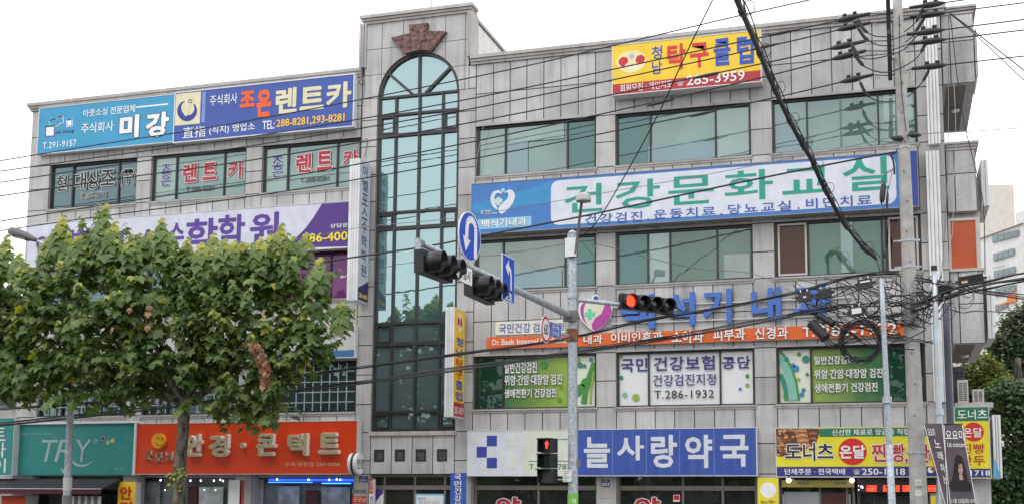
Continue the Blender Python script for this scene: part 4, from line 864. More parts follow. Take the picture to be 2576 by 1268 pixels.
# awning
aw = thing('awning', 'dark navy shop awning with wine red valance under the teal sign', 'awning', F(150, 1240, -.8))
a0, a1 = F(5, 1205, -.3), F(305, 1205, -.3); zt, zb = a0.z+.02, F(150, 1229, -1.1).z
AWM = mat('awning_navy', (.022, .023, .035), .7, var=.25); b_ = MB(); n = 14
for i in range(n):
    xA_, xB_ = a0.x-.3+(a1.x-a0.x+.3)*i/n, a0.x-.3+(a1.x-a0.x+.3)*(i+1)/n
    b_.add([(xA_, -.28, zt), (xB_, -.28, zt), (xB_-.1, -1.1, zb+rnd.uniform(-.01, .01)), (xA_-.1, -1.1, zb)], [(0, 3, 2, 1)])
b_.add([(a1.x, -.28, zt), (a1.x-.1, -1.1, zb), (a1.x-.1, -.28, zb)], [(0, 1, 2)]); b_.build('canopy', AWM, aw)
b_ = MB()
for i in range(n): 
    xA_, xB_ = a0.x-.4+(a1.x-a0.x+.3)*i/n, a0.x-.4+(a1.x-a0.x+.3)*(i+1)/n; y = -1.1-.015*(i % 2); b_.add([(xA_, -1.1, zb), (xB_, -1.1, zb), (xB_, y, zb-.15), (xA_, -1.115-.0*(i % 2), zb-.15)], [(0, 3, 2, 1)])
b_.build('valance', mat('valance_wine', (.07, .012, .02), .7), aw)
MB().tube([(a0.x-.4, -1.1, zb), (a1.x-.1, -1.1, zb)], .015).build('front_bar', ALU, aw)
s, y_ = pil_sign('small orange banner hanging under the awning at the far left', 4, 1246, 60, 1330, mat('banner_orange', S(190, 66, 30)), [], -.6, cat='banner')
s = thing('striped_curtain', 'white striped curtain panel hanging under the awning', 'curtain', F(215, 1268, -.5)); b_ = MB()
x0, x1, z0, z1 = Q(180, 1247, 250, 1330, -.5)
for i in range(9): b_.box(x0+(x1-x0)*i/9, x0+(x1-x0)*(i+1)/9, -.5-.02*(i % 2), -.48-.02*(i % 2), z0, z1, i % 2)
b_.build('cloth', [WHT, GREY], s)
# doughnut shop fittings
s = thing('shop_sign', 'slim dull yellow header board over the doughnut shop door', 'shop sign', F(2057, 1225, -.05)); x0, x1, z0, z1 = Q(1966, 1207, 2149, 1225, -.06); MB().box(x0, x1, -.06, -.0, z0, z1).build('panel', mat('header_olive', S(150, 138, 60), .5), s)
for a in (2000, 2095): plate(s, a, 1209.5, a+42, 1219.5, -.06, mat('header_pale', S(150, 142, 96)), .003); text(s, '온달찐빵', a+4, 1211, a+36, 1218, -.063, BLKTXT, bold=.005)
for x in (1984, 2143):
    p = F(x, 1207.5, -.32); s = thing('globe_lamp', 'lit round globe lamp under the doughnut sign, %s of the two' % ('left' if x < 2000 else 'right'), 'lamp', p, 'globe lamps under the doughnut sign')
    MB().ball(p, .062, 12).build('globe', lamp_mat('globe_glow', (1, .93, .8), 4.5), s, True); MB().tube([p+V((0, 0, .05)), p+V((0, .0, .14))], .02).build('stem', BLACKP, s)
s = thing('led_board', 'black scrolling display board with red glowing dot text', 'display board', F(2258, 1238, -.1)); x0, x1, z0, z1 = Q(2156, 1202.5, 2356, 1238, -.1); MB().box(x0, x1, -.1, -.0, z0, z1).build('case', BLACKP, s)
rl_ = MB()
for (a, b) in ((1625, 1765), (1850, 1900), (2020, 2075), (2115, 2215), (2400, 2440), (2455, 2570)):
    y0, y1 = (1005, 1085)
    for i in range(int((b-a)/9)):
        for k in range(8):
            if (k in (0, 3, 4, 7) and rnd.random() < .85) or rnd.random() < .45:
                p = F(*f7(a+i*9+4, y0+k*10+5), -.1); rl_.box(p.x-.0075, p.x+.0075, -.104, -.1, p.z-.0085, p.z+.0085)
rl_.build('led_dots', lamp_mat('led_red', (1, .045, .015), 3.2), s)
pk = MB(); 
for (x, y, r) in ((1560, 1022, .03), (1518, 1010, .012), (1520, 1065, .014), (1570, 1035, .02)): p = F(*f7(x, y), -.11); pk.ball(p, r, 8)
pk.build('led_cluster', lamp_mat('led_pink', (1, .65, .95), 3.), s)
dp = MB(); x0, x1, z0, z1 = Q(1972, 1236, 2062, 1300, .18); dp.box(x0, x1, .16, .19, z0, z1); dp.build('door_panel', mat('frosted_door', (.30, .31, .34), .4), bld)
for a, c, m in ((2066, 2128, mat('red_inside', (.075, .02, .02), .5)), (2200, 2290, DARKIN)): x0, x1, z0, z1 = Q(a, 1238, c, 1300, .19); MB().box(x0, x1, .18, .2, z0, z1).build('door_panel', m, bld)
hd = MB(); 
for px in (1969, 2137): p = F(px, 1242, .1); hd.tube([p, p+V((0, 0, -.9))], .025)
hd.build('door_handle', STEEL, bld)
s, y_ = pil_sign('yellow sign edge behind the grey banner pole', 2341, 1246, 2356, 1330, YD, [], -.1)
# white trunking and conduits on the right pier
s = thing('cable_trunking', 'white ribbed vertical trunking on the right pier from roof to sidewalk', 'trunking', (12.3, 0, 2.9))
for (a, b, c, d) in ((2325, 40, 2351, 363), (2329, 382, 2368, 1010)):
    x0, x1, z0, z1 = F(a, b, -.12).x, F(a+ (27 if b < 100 else 30), b, -.12).x, F(c, d, -.12).z, F(a, b, -.12).z
    t = MB(); t.box(x0, x1, -.12, -.001, z0, z1)
    for k in (0, .35, .66, .97): xx = x0+(x1-x0)*k; t.box(xx-.005, xx+.035, -.15, -.12, z0, z1)
    t.build('cover', WHITEF, s)
    for k in (.2, .52, .83): xx = x0+(x1-x0)*k; box('groove', GREY, s, xx-.004, xx+.006, -.122, -.12, z0, z1)
# air conditioners
def ac(lab, a, b, c, d, Y, m):
    x0, x1, z0, z1 = Q(a, b, c, d, Y); s = thing('air_conditioner', lab, 'air conditioner', (x0, Y, z0), 'outdoor units on the ledge over the corner sign')
    z0 = zD1+.03; MB().box(x0, x1, Y, Y+.32, z0, z1, 0).build('casing', m, s); g_ = MB(); xm = x0+(x1-x0)*.12; xn = x0+(x1-x0)*.86; nn = 9
    for i in range(nn): zc = z0+(z1-z0)*(.1+.8*i/nn); g_.box(xm, (xm+xn)/2-.01, Y-.004, Y, zc, zc+(z1-z0)*.045); g_.box((xm+xn)/2+.01, xn, Y-.004, Y, zc, zc+(z1-z0)*.045)
    g_.build('grille', BLACKP, s); f_ = MB(); f_.box(x0+.03, x0+.08, Y+.02, Y+.3, zD1, z0); f_.box(x1-.08, x1-.03, Y+.02, Y+.3, zD1, z0); f_.build('foot', GREY, s)
ac('tall dark grey outdoor unit at the back of the ledge', 2397, 922, 2430, 1009, 1.2, mat('ac_dark', (.09, .09, .09), .5)); ac('beige outdoor unit in the middle of the ledge', 2408, 955, 2437, 1009, .45, mat('ac_beige', (.5, .48, .44), .5)); ac('small beige outdoor unit at the outer end of the ledge', 2446, 979, 2476, 1009, .45, MATS['ac_beige'])
# ================================================================== concrete utility pole with its lines
c4 = lambda x, y: (1827.4+x*.35784, y*.35784); c8 = lambda x, y: (1827.4+.50276*x, 630.14+.50276*y)
z5 = lambda x, y: (2135+.17142*x, 652.2+.17142*y); zq = lambda x, y: (1953.4+x*.21867, 630.1+y*.21867)
UY = -2.2; ux = F(2300, 1000, UY).x; ux2 = F(2260, 120, UY).x
up_ = thing('utility_pole', 'tall tapered concrete utility pole with dark crossarms in front of the right corner', 'utility pole', (ux, UY, .14))
def pole(par, p0, p1, r0, r1, m, n=20, name='shaft'):
    p0, p1 = V(p0), V(p1); k = 8; return MB().tube([p0.lerp(p1, i/k) for i in range(k+1)], [r0+(r1-r0)*i/k for i in range(k+1)], n).build(name, m, par, True)
UB, UT = V((ux+(ux-ux2)*.45, UY, .14)), V((ux2, UY, 15.6))
def upt(z): return UB.lerp(UT, (z-UB.z)/(UT.z-UB.z))
def upr(z): return .212+(.105-.212)*(z-.14)/15.46
pole(up_, UB, UT, .212, .105, CONC)
for py_ in (372, 606, 672, 1138):
    z = F(2290, py_, UY).z; MB().tube([upt(z-.03), upt(z+.03)], upr(z)+.012, 20).build('clamp_band', GALV, up_)
    b = MB(); b.box(upt(z).x-upr(z)-.16, upt(z).x-upr(z), UY-.05, UY-.02, z-.02, z+.02); b.box(upt(z).x+upr(z), upt(z).x+upr(z)+.12, UY-.05, UY-.02, z-.02, z+.02); b.build('bracket', GALV, up_)
z0, z1 = F(2290, 817, UY).z, F(2290, 780, UY).z; MB().tube([upt(z0), upt(z1)], upr(z0)+.035, 20).build('sleeve', mat('sleeve_grey', (.30, .28, .29), .5), up_)
q = upt(z1+.35); MB().box(q.x-.005, q.x+.045, UY-upr(5)-.07, UY-upr(5)-.02, z0+.02, z1+.32).build('channel', mat('channel_dark', (.16, .15, .14), .5), up_)
for i in range(14):
    z = 4.2+i*.72; p = upt(z); MB().tube([p+V((-.02+.05*(i % 2), -upr(z)+.01, 0)), p+V((-.02+.05*(i % 2), -upr(z)-.05, .0))], .014).build('step_socket', BLACKP, up_)
p = upt(F(2320, 1227, UY).z); r = upr(p.z); s2 = MB(); s2.box(p.x-.07, p.x+.07, UY-r-.012, UY-r+.02, p.z-.19, p.z+.19); pl_ = s2.build('number_plate', mat('plate_aged_white', (.52, .52, .5), .5, var=.2), up_)
letter(pl_, '159', (p.x-.05, UY-r-.012, p.z-.03), (.11, 0, 0), (0, 0, .09), BLKTXT, bold=.01); letter(pl_, '수곡', (p.x-.05, UY-r-.012, p.z+.09), (.09, 0, 0), (0, 0, .06), GREY, bold=.0)
ZB2, ZB1 = 12.8, 14.0; bxm = F(2241, 134, UY).x-.03
for z, nm in ((ZB2, 0), (ZB1, 1)):
    MB().box(bxm-.05, bxm+.05, -3.95, -.75, z-.05, z+.05).build('crossarm', mat('crossarm_dark', (.03, .03, .036), .5), up_)
    MB().tube([(bxm, UY, z), upt(z)], .05).build('crossarm_bolt', GALV, up_)
gw = MB(); gw.tube([F(2262, 40, UY-.13), F(2263, 140, UY-.14), F(2268, 230, UY-.15), F(2279, 330, UY-.17)], .009); gw.build('earth_wire', BLACK, up_)
spl = lambda pts, n=6: [p for p in _spl(pts, n)]
def _spl(P, n):
    P = [V(p) for p in P]; k = len(P)
    if k < 3: yield from P; return
    for i in range(k-1):
        a, b, c, d = P[max(i-1, 0)], P[i], P[i+1], P[min(i+2, k-1)]
        for j in range(n):
            t = j/n; yield .5*((2*b)+(c-a)*t+(2*a-5*b+4*c-d)*t*t+(3*b-a-3*c+d)*t**3)
    yield P[-1]
# six power lines; five dead-end on the crossarms
lines = [
 ('thin black line passing above the crossarms, highest of the lines crossing the facade', None, 14.0, -1.2, [(0, 405.5), (567, 315), (1197, 194), (1541, 116), (1841, 45), (2095, -12)], None),
 ('black power line second from the top across the facade, ending at the upper crossarm', (2144, 45), ZB1, None, [(0, 432), (644, 343), (1197, 247), (1841, 111)], (2334, 14, 2640, -30)),
 ('black power line third from the top across the facade, crossing the yellow roof sign', (2146, 68), ZB1, None, [(0, 460), (644, 366), (1197, 272.6), (1841, 137.7)], (2334, 38.6, 2640, 0)),
 ('black power line fourth from the top, skimming the lower edge of the yellow roof sign', (2130, 114.5), ZB2, None, [(0, 494), (644, 402), (1197, 307), (1841, 177)], (2330, 81.6, 2640, 42)),
 ('black power line fifth from the top, touching the top of the fourth floor windows', (2133, 140), ZB2, None, [(0, 557.5), (644, 459), (1197, 356), (1841, 213.6)], (2334, 105.6, 2640, 69)),
 ('lowest of the six black power lines, crossing the fourth floor window panes', (2153, 199), ZB2, None, [(0, 581), (644, 493), (1197, 399), (1841, 270)], (2339, 169, 2640, 135))]
jump = [None,
 [(920, 135), (970, 215), (1040, 255), (1110, 262), (1180, 258), (1245, 230), (1330, 160), (1380, 70)],
 [(920, 195), (975, 270), (1050, 315), (1110, 325), (1180, 325), (1245, 305), (1310, 255), (1390, 130)],
 [(880, 320), (930, 400), (1010, 418), (1130, 395), (1250, 350), (1330, 265), (1400, 225)],
 [(900, 390), (970, 470), (1080, 510), (1180, 500), (1300, 440), (1355, 390), (1400, 310)],
 [(930, 560), (975, 650), (1040, 705), (1110, 718), (1180, 715), (1262, 690), (1330, 635), (1390, 560), (1425, 490)]]
CLP = mat('clamp_cover', (.03, .03, .036), .5, var=.2)
def clamp_mesh(p, d, up):
    d = d.normalized(); prof = [(-.42, .016), (-.34, .04), (-.24, .07), (-.05, .085), (.05, .078), (.14, .05), (.3, .046), (.42, .04), (.43, .012)]
    b = MB(); b.tube([p+d*a for a, _ in prof], [r for _, r in prof], 8)
    for a in (-.18, .06): b.obox(p+d*a+up*.1, d, V((0, 1, 0)), up, .05, .04, .03)
    return b
for i, (lab, cl_, zb, yy, pts, rt) in enumerate(lines):
    if cl_: cp = HZ(*cl_, zb); yy = cp.y
    P = [F(a, b, yy) for a, b in pts]
    d0 = (P[0]-P[1]).normalized(); P = [P[0]+d0*25+V((0, 0, -.3))]+P
    if cl_: P.append(cp)
    ln = MB().tube(spl(P, 5), .017, 6).build('power_line', BLACK); tag(ln, lab, 'power line', 'power lines dead-ended on the concrete pole')
    if not cl_: continue
    dl = (P[-2]-cp).normalized(); UPV = V((0, 0, 1))
    clamp_mesh(cp, -dl, UPV).build('clamp_cover', CLP, ln, True)
    sp_ = cp+dl*[0, 1.75, 2.2, 3.3, 4.6, 3.9][i]
    MB().tube([sp_-dl*.36, sp_-dl*.25, sp_, sp_+dl*.25, sp_+dl*.36], [.014, .034, .045, .036, .014], 8).build('splice_sleeve', CLP, ln, True)
    at_ = V((bxm, yy, zb)); ins = MB(); ins.tube([cp-dl*.4, at_], .013)
    for k in range(5): q = cp.lerp(at_, .45+.06*k); ins.tube([q, q+V((.0, 0, -.06))], .008, 4)
    ins.build('insulator_rod', CLP, ln)
    rp = HZ(rt[0], rt[1], zb); re_ = F(rt[2], rt[3], rp.y); dr = (re_-rp).normalized()
    MB().tube([rp, rp.lerp(re_, .5), re_, re_+dr*30], .016, 6).build('cable', BLACK, ln)
    clamp_mesh(rp, dr*-1 if False else -dr, UPV).build('clamp_cover', CLP, ln, True)
    ins = MB(); ins.tube([rp-dr*.4, at_], .013)
    for k in range(5): q = rp.lerp(at_, .3+.07*k); ins.tube([q, q+V((0, 0, -.06))], .008, 4)
    ins.build('insulator_rod', CLP, ln)
    jp = [cp]+[F(*c4(a, b), yy-.06) for a, b in jump[i]]+[rp]
    jb = MB(); jj = spl(jp, 5); n_ = len(jj); jb.tube(jj, [.014+(.03 if .12 < t/n_ < .24 or .78 < t/n_ < .87 else 0) for t in range(n_)], 6); jb.build('jumper', CLP, ln)
def wire(name, lab, pts, r, Y=None, grp=None, m=BLACK, n=5, cat='cable'):
    P = [F(a, b, Y if len(q) < 1 else q[0]) for a, b, *q in pts]
    return tag(MB().tube(spl(P, 5), r, n).build(name, m), lab, cat, grp)
# other lines
wire('cable', 'thick black cable sagging past the round turn sign up to the concrete pole', [(560, 700), (735, 670), (1060, 622), (1207, 594), (1474.6, 543), (1895, 453), (2226, 388), (2240, 392), (2248, 410), (2250, 440)], .024, -2.4)
wire('cable', 'thin grey messenger wire crossing the academy sign and the clinic sign', [(600, 630), (900, 574), (1145, 549), (1450, 498), (1827, 431), (2196, 357), (2270, 337)], .009, -2.2, m=GREY)
wire('cable', 'thin grey wire leaving the concrete pole to the right at fourth floor sill height', [(2270, 340), (2300, 341), (2345, 336), (2420, 333), (2640, 318)], .009, -2.3, m=GREY)
for k, (a, b) in enumerate((((2273, 350), (2240, 348)), ((2284, 340), (2318, 341)))):
    p, q = F(*a, -2.35), F(*b, -2.35); MB().tube([p, p.lerp(q, .3), p.lerp(q, .7), q], [.03, .075, .06, .02], 8).build('insulator', CLP, up_, True)
hv = [(1846, -40, -16), (1854, 0, -14.8), (1899, 104, -11.8), (1938, 200, -9.2), (1976, 283, -7.3), (2010, 349, -6), (2042, 404, -5), (2063.6, 453, -4.2), (2110, 540, -3.3), (2160, 610, -2.8), (2205, 652, -2.5)]
hp_ = spl([F(*q) for q in hv], 6)
hc = MB(); hc.tube(hp_, [.05 if 5 < i < 50 else .035 for i in range(len(hp_))], 8); h_o = tag(hc.build('cable', BLACK), 'heavy black bundled cable descending diagonally from the top edge to the concrete pole', 'cable')
hb = MB()
for k in range(4):
    o = V((rnd.uniform(-.05, .05), 0, rnd.uniform(.0, .07))); hb.tube([p+o+V((.045*math.sin(i*.5+k*1.6), 0, .045*math.cos(i*.5+k*1.6))) for i, p in enumerate(hp_)], .011, 5)
hb.build('lashed_strand', BLACK, h_o)
for i in range(8, len(hp_)-3, 6):
    hr = MB(); d = (hp_[i+1]-hp_[i]).normalized(); hr.tube([hp_[i]-d*.12, hp_[i]+d*.12], .065, 8)
    a = d.orthogonal().normalized(); b = d.cross(a); hr.tube([hp_[i]+V((.1, 0, .06))+(V((1, 0, 0))*math.cos(t)*.09+V((0, 0, 1))*math.sin(t)*.12) for t in [j*.52 for j in range(13)]], .008, 4)
    hr.build('cable_tie', CLP, h_o)
wire('cable', 'black guy cable slanting from the top edge down to the signal pole', [(1800, -20, -9), (1793, 0, -8.8), (1727, 134, -7.4), (1655, 290, -6.2), (1566, 453, -5), (1500, 560, -4.3), (1456, 600, -4)], .014)
BUN = 'black cable bundles between the tree and the concrete pole'
def bundle(lab, pts, k, r, Y, sp):
    P = [F(a, b, Y) for a, b in pts]; b = MB()
    for i in range(k):
        o = V((0, rnd.uniform(-sp, sp), rnd.uniform(-sp, sp))); j = rnd.uniform(-.03, .03)
        b.tube([p+o+V((0, 0, j*math.sin(t*.7))) for t, p in enumerate(spl(P, 4))], r*rnd.uniform(.7, 1.2), 5, 1 if i == 1 else 0)
    return tag(b.build('cable_bundle', [BLACK, GREY]), lab, 'cable bundle', BUN)
bundle('upper black cable bundle running over the orange strip sign to the tangle', [(-40, 1030), (427, 995), (768, 942), (1211, 881.5), (1424, 851), (1615, 806), (1841, 768), (2018, 730), (2120, 700), (2200, 688), (2262, 686)], 5, .012, -2.5, .04)
bundle('lower black cable bundle running under the orange strip sign to the coil', [(-40, 1072), (430, 1022), (818, 974), (1197, 922), (1519, 876), (1841, 822), (2053, 781), (2150, 770), (2200, 800), (2270, 790)], 6, .013, -2.6, .045)
bundle('black cable bundle rising to the right edge from the concrete pole', [(2290, 775), (2350, 755), (2420, 730), (2500, 712), (2580, 697), (2680, 680)], 8, .017, -2.5, .09)
bundle('black cable bundle falling to the right edge from the silver post', [(2300, 700), (2358, 709), (2440, 728), (2510, 738), (2580, 748), (2680, 760)], 4, .016, -2.5, .06)
bundle('thin black cables drooping low to the right edge from the silver post', [(2388, 776), (2420, 786), (2456, 781), (2576, 788), (2680, 790)], 2, .009, -2.4, .02)
bundle('black cable drop hanging from the heavy cable end down to the coil', [(2205, 650), (2217, 690), (2230, 740), (2250, 800), (2268, 850)], 4, .011, -2.6, .05)
# the tangle round the pole: nobody could count its strands
tg = MB()
for k in range(38):
    a = (rnd.uniform(1990, 2230), rnd.uniform(690, 830)); b = (rnd.choice((2266, 2275, 2300, 2330, 2360)), rnd.uniform(690, 880)); Y = -2.5+rnd.uniform(-.35, .25)
    m1 = (a[0]*.6+b[0]*.4+rnd.uniform(-30, 30), max(a[1], b[1])*.6+min(a[1], b[1])*.4+rnd.uniform(-25, 45)); m2 = (a[0]*.25+b[0]*.75+rnd.uniform(-25, 25), b[1]+rnd.uniform(-30, 30))
    tg.tube(spl([F(*a, Y), F(*m1, Y-.1), F(*m2, Y-.05), F(*b, -2.42)], 6), rnd.choice((.008, .011, .014)), 5)
for k in range(9):
    cx_, cy_, r = rnd.uniform(2060, 2240), rnd.uniform(720, 790), rnd.uniform(22, 48); Y = -2.6; ph = rnd.uniform(0, 6)
    tg.tube(spl([F(cx_+r*math.cos(ph+t*.6), cy_+r*.8*math.sin(ph+t*.6), Y-.01*t) for t in range(11)], 3), .007, 4)
for k in range(8):
    cx_, cy_, r = rnd.uniform(2330, 2440), rnd.uniform(720, 790), rnd.uniform(12, 26); ph = rnd.uniform(0, 6)
    tg.tube(spl([F(cx_+r*math.cos(ph+t*.6), cy_+r*math.sin(ph+t*.6), -2.5-.01*t) for t in range(9)], 3), .008, 4)
for k in range(22):
    a = (2305, rnd.uniform(690, 800)); b = (rnd.uniform(2340, 2400), rnd.uniform(690, 760)); tg.tube(spl([F(*a, -2.45), F((a[0]+b[0])/2, max(a[1], b[1])+rnd.uniform(-10, 45), -2.5), F(*b, -2.5)], 6), .012, 5)
tag(tg.build('loose_cables', BLACK), 'tangle of loose black communication wires around the concrete pole', 'cables', kind='stuff')
wc = MB(); wc.tube(spl([F(2213, 750, -2.7), F(2225, 765, -2.7), F(2250, 778, -2.7), F(2262, 790, -2.6)], 5), .012, 5); tag(wc.build('cable', mat('cable_ivory', (.5, .48, .42), .5)), 'short ivory cable end in the tangle left of the concrete pole', 'cable')
co_ = MB()
for k in range(15):
    cx_, cy_ = 2166+rnd.uniform(-4, 4), 855+rnd.uniform(-4, 5); r = 47+rnd.uniform(-6, 8); q = []
    for t in range(25): a = t*2*math.pi/24; q.append(F(cx_+r*math.cos(a), cy_+r*.98*math.sin(a)+ (rnd.uniform(0, 8) if math.sin(a) > .4 else 0), -2.7+.03*math.sin(a+k)))
    co_.tube(q, .011, 5)
tag(co_.build('cable_coil', BLACK), 'coil of spare black cable hung left of the concrete pole', 'cable coil')
def jbox(lab, a, b, c, d, Y, lbl=None, txt=False, fins=False):
    p, q = F(a, b, Y), F(c, d, Y); s = thing('splice_box', lab, 'splice box', (p.lerp(q, .5)), 'black splice boxes on the cables')
    ctr = p.lerp(q, .5); w_, h_ = (q.x-p.x)/2*.96, (p.z-q.z)/2*.82; u = V((1, 0, .13)).normalized(); n = V((0, -1, 0)); v = V((-u.z, 0, u.x))
    MB().obox(ctr, u, v, n, w_, h_, .07).build('case', CLP, s)
    if fins:
        f_ = MB()
        for k in range(7): f_.obox(ctr+v*(h_*(-.8+.27*k)), u, v, n, w_*.96, h_*.05, .085)
        f_.build('cooling_fins', BLACKP, s)
    if lbl: MB().obox(ctr+n*.09+v*h_*lbl[2]+u*w_*lbl[3], u, v, n, w_*lbl[0], h_*lbl[1], .004).build('label_plate', lbl[4], s)
    e = MB(); 
    for k in (-.5, .5): e.obox(ctr+v*(h_+.03)+u*w_*k, u, v, n, .013, .035, .015)
    e.build('hanger', SIGNW, s)
    l_ = MB(); l_.obox(ctr-u*(w_+.03), u, v, n, .04, h_*.25, .03); l_.obox(ctr+u*(w_+.03), u, v, n, .04, h_*.25, .03); l_.build('cable_gland', BLACK, s)
LBW = mat('label_white', (.7, .7, .68), .5); LBY = mat('label_amber', (.5, .36, .16), .5)
jbox('black splice box with a small white label, leftmost below the blue letters', 2007, 733, 2042, 759, -2.7, (.22, .18, -.2, .0, LBW))
jbox('plain black splice box just right of the one with the small white label', 2057, 725, 2093, 750, -2.65)
jbox('black splice box with a long white strip label, highest in the tangle', 2158, 700, 2196, 727, -2.7, (.7, .17, .35, 0, LBW))
jbox('black splice box with a large white printed label above the coil', 2137, 770, 2173, 796, -2.75, (.72, .6, 0, 0, LBW))
jbox('long finned black splice box right of the silver post', 2409, 692, 2476, 715, -2.5, (.25, .3, -.4, -.55, LBY), fins=True)
jbox('dark grey splice box behind the silver post', 2357, 716, 2392, 740, -2.3)
def closure(lab, a, b, r, Y):
    p, q = F(*a, Y), F(*b, Y-.1); s = thing('cable_closure', lab, 'cable closure', p, 'black ribbed cable closures above the coil'); b_ = MB(); k = 22
    b_.tube([p.lerp(q, i/k) for i in range(k+1)], [r*(.93 if i % 2 else 1.0) for i in range(k+1)], 14); b_.build('ribbed_body', BLACKP, s)
    d = (q-p).normalized(); MB().tube([q, q+d*.05], r*1.12, 14).build('collar', BLACK, s); e = MB()
    for k in range(3): o = V((.05*(k-1), 0, .03*(k-1))); e.tube(spl([q+o, q+d*.3+o, F(2164-20+k*12, 840+k*8, -2.7)], 6), .018, 5)
    e.build('cable_tail', BLACK, s)
closure('large black ribbed cable closure tilted left of the coil', (2040, 812), (2074, 846), .125, -2.75); closure('smaller black ribbed cable closure above the larger one', (2058, 792), (2093, 812), .085, -2.7)
fs_ = MB(); k0 = (2224, 478)
for i, (a, b, r) in enumerate((((2219, 472), (2217, 505), .05), ((2225, 465), (2222, 500), .05), ((2233, 488), (2231, 515), .035))):
    s = thing('fuse_holder', 'dark in-line fuse holder hanging beside the concrete pole, %s of three' % ('leftmost', 'middle', 'rightmost')[i], 'fuse holder', F(*a, -2.5), 'dark in-line fuse holders left of the concrete pole')
    p, q = F(*a, -2.5), F(*b, -2.5); MB().tube([p+V((0, 0, .1)), p, p.lerp(q, .5), q, q-V((0, 0, .1))], [.01, r*.7, r, r*.8, .01], 8).build('body', CLP, s, True)
    MB().tube(spl([p+V((0, 0, .05)), F(a[0]+6, a[1]-30, -2.5), F(2246, 430-i*3, -2.45)], 5), .008, 4).build('lead', BLACK, s); MB().tube(spl([q, F(b[0]+3, b[1]+25, -2.5), F(2222+i*6, 660, -2.5)], 5), .008, 4).build('lead', BLACK, s)
# cables along the right pier and down from the roof
for lab, pts, r, m in (('grey cable hanging down the right pier from the roof corner', [(2388, 38, -.2), (2386, 215, -.2), (2384, 420, -.2), (2374, 620, -.25), (2368, 700, -.4)], .011, GREY), ('pale cable hanging beside the grey one on the right pier', [(2396, 40, -.2), (2400, 210, -.2), (2404, 330, -.2), (2398, 500, -.2), (2396, 590, -.2), (2384, 610, -.2)], .008, mat('cable_pale', (.4, .39, .37), .6)), ('dark cable slanting from the roof corner down past the orange pane', [(2390, 36, -.2), (2410, 210, -.2), (2430, 330, -.1), (2468, 480, -.1), (2476, 560, -.1), (2478, 690, -.2)], .012, BLACK),
    ('upper black stay cable running from the roof corner to the right edge', [(2390, 34, -.2), (2470, 95, -.4), (2576, 178, -.8), (2680, 260, -1.2)], .016, BLACK), ('lower black stay cable running from the roof corner to the right edge', [(2390, 36, -.2), (2462, 96, -.4), (2576, 203, -.8), (2680, 300, -1.2)], .013, BLACK), ('thin pale cord hanging down the wall left of the right wing windows', [(1242, 143, -.16), (1230, 240, -.1), (1212, 340, -.1), (1200, 400, -.1), (1196, 450, -.1)], .007, MATS['cable_pale']),
    ('thin black cable running down beside the stair tower with a small ring', [(913, 170, -.1), (912, 215, -.06), (908, 345, -.06), (925, 352, -.06), (918, 395, -.06)], .009, BLACK)):
    wire('cable', lab, pts, r, m=m)
tag(MB().tube([F(910+6*math.cos(t), 208+6*math.sin(t), -.08) for t in [i*.45 for i in range(15)]], .012, 5).build('cable_ring', BLACK), 'small black cable ring on the wall right of the royal blue sign', 'cable ring')
wire('cable', 'thin dark cable arching from the signal pole top over third floor windows', [(1462, 606, -3.9), (1490, 640, -3.5), (1495, 625, -3.2), (1512, 617, -3), (1600, 640, -2.5), (1750, 675, -1.5), (1900, 690, -1), (2010, 745, -2)], .010, m=GREY)
# ================================================================== steel posts right of the concrete pole
def steel_post(lab, a, b, Y, r0, r1, m, ztop=None, joint=None, name='steel_post'):
    p1 = F(*a, Y); p0 = F(*b, Y); d = (p0-p1); p0 = p1+d*((p1.z-.14)/(p1.z-p0.z)); s = thing(name, lab, 'post', p0); pole(s, p0, p1, r0, r1, m, 14)
    if joint: t = F(*joint, Y); k = (p1.z-t.z)/(p1.z-p0.z); q = p1.lerp(p0, k); MB().tube([q-V((0, 0, .12)), q+V((0, 0, .02))], r0*1.2, 14).build('joint_sleeve', m, s)
    return s, p0, p1
s, p0, p1 = steel_post('slim galvanised lamp post in front of the doughnut sign', (2217, 700), (2244, 1268), -3.5, .088, .05, GALV, joint=(2230, 1000)); 
MB().tube([p1.lerp(p0, .53), p0], [.075, .09], 14).build('lower_shaft', GALV, s, True)
s, p0, p1 = steel_post('silver galvanised post carrying the grey banners', (2350, 674), (2369, 1268), -2.5, .085, .062, mat('post_silver', (.46, .5, .53), .4, metal=.4, var=.1), joint=(2360, 1030), name='banner_post')
MB().tube([p1+V((0, 0, -.06)), p1+V((0, 0, .05))], .072, 14).build('cap', BLACKP, s); bpx = p1
for py_ in (1066, 1270):
    q = F(2371, py_, -2.6); MB().tube([F(2322 if py_ < 1100 else 2380, py_, -2.62), F(2422 if py_ < 1100 else 2456, py_, -2.62)], .012).build('banner_arm', BLACKP, s)
s, p0, p1 = steel_post('dark grey painted post behind the silver banner post', (2379, 762), (2391, 1064), -1.4, .085, .08, mat('post_dark', (.075, .08, .105), .45))
MB().tube([p1, p1+V((0, 0, .25))], .03).build('insulator_stem', GALV, s); b = MB()
for k in range(3): q = F(2398+k*4, 772, -1.5); b.tube([q-V((.0, 0, .07)), q+V((0, 0, .07))], .04+.01*(k == 1), 10)
b.build('insulator', mat('porcelain', (.5, .5, .5), .3), s)
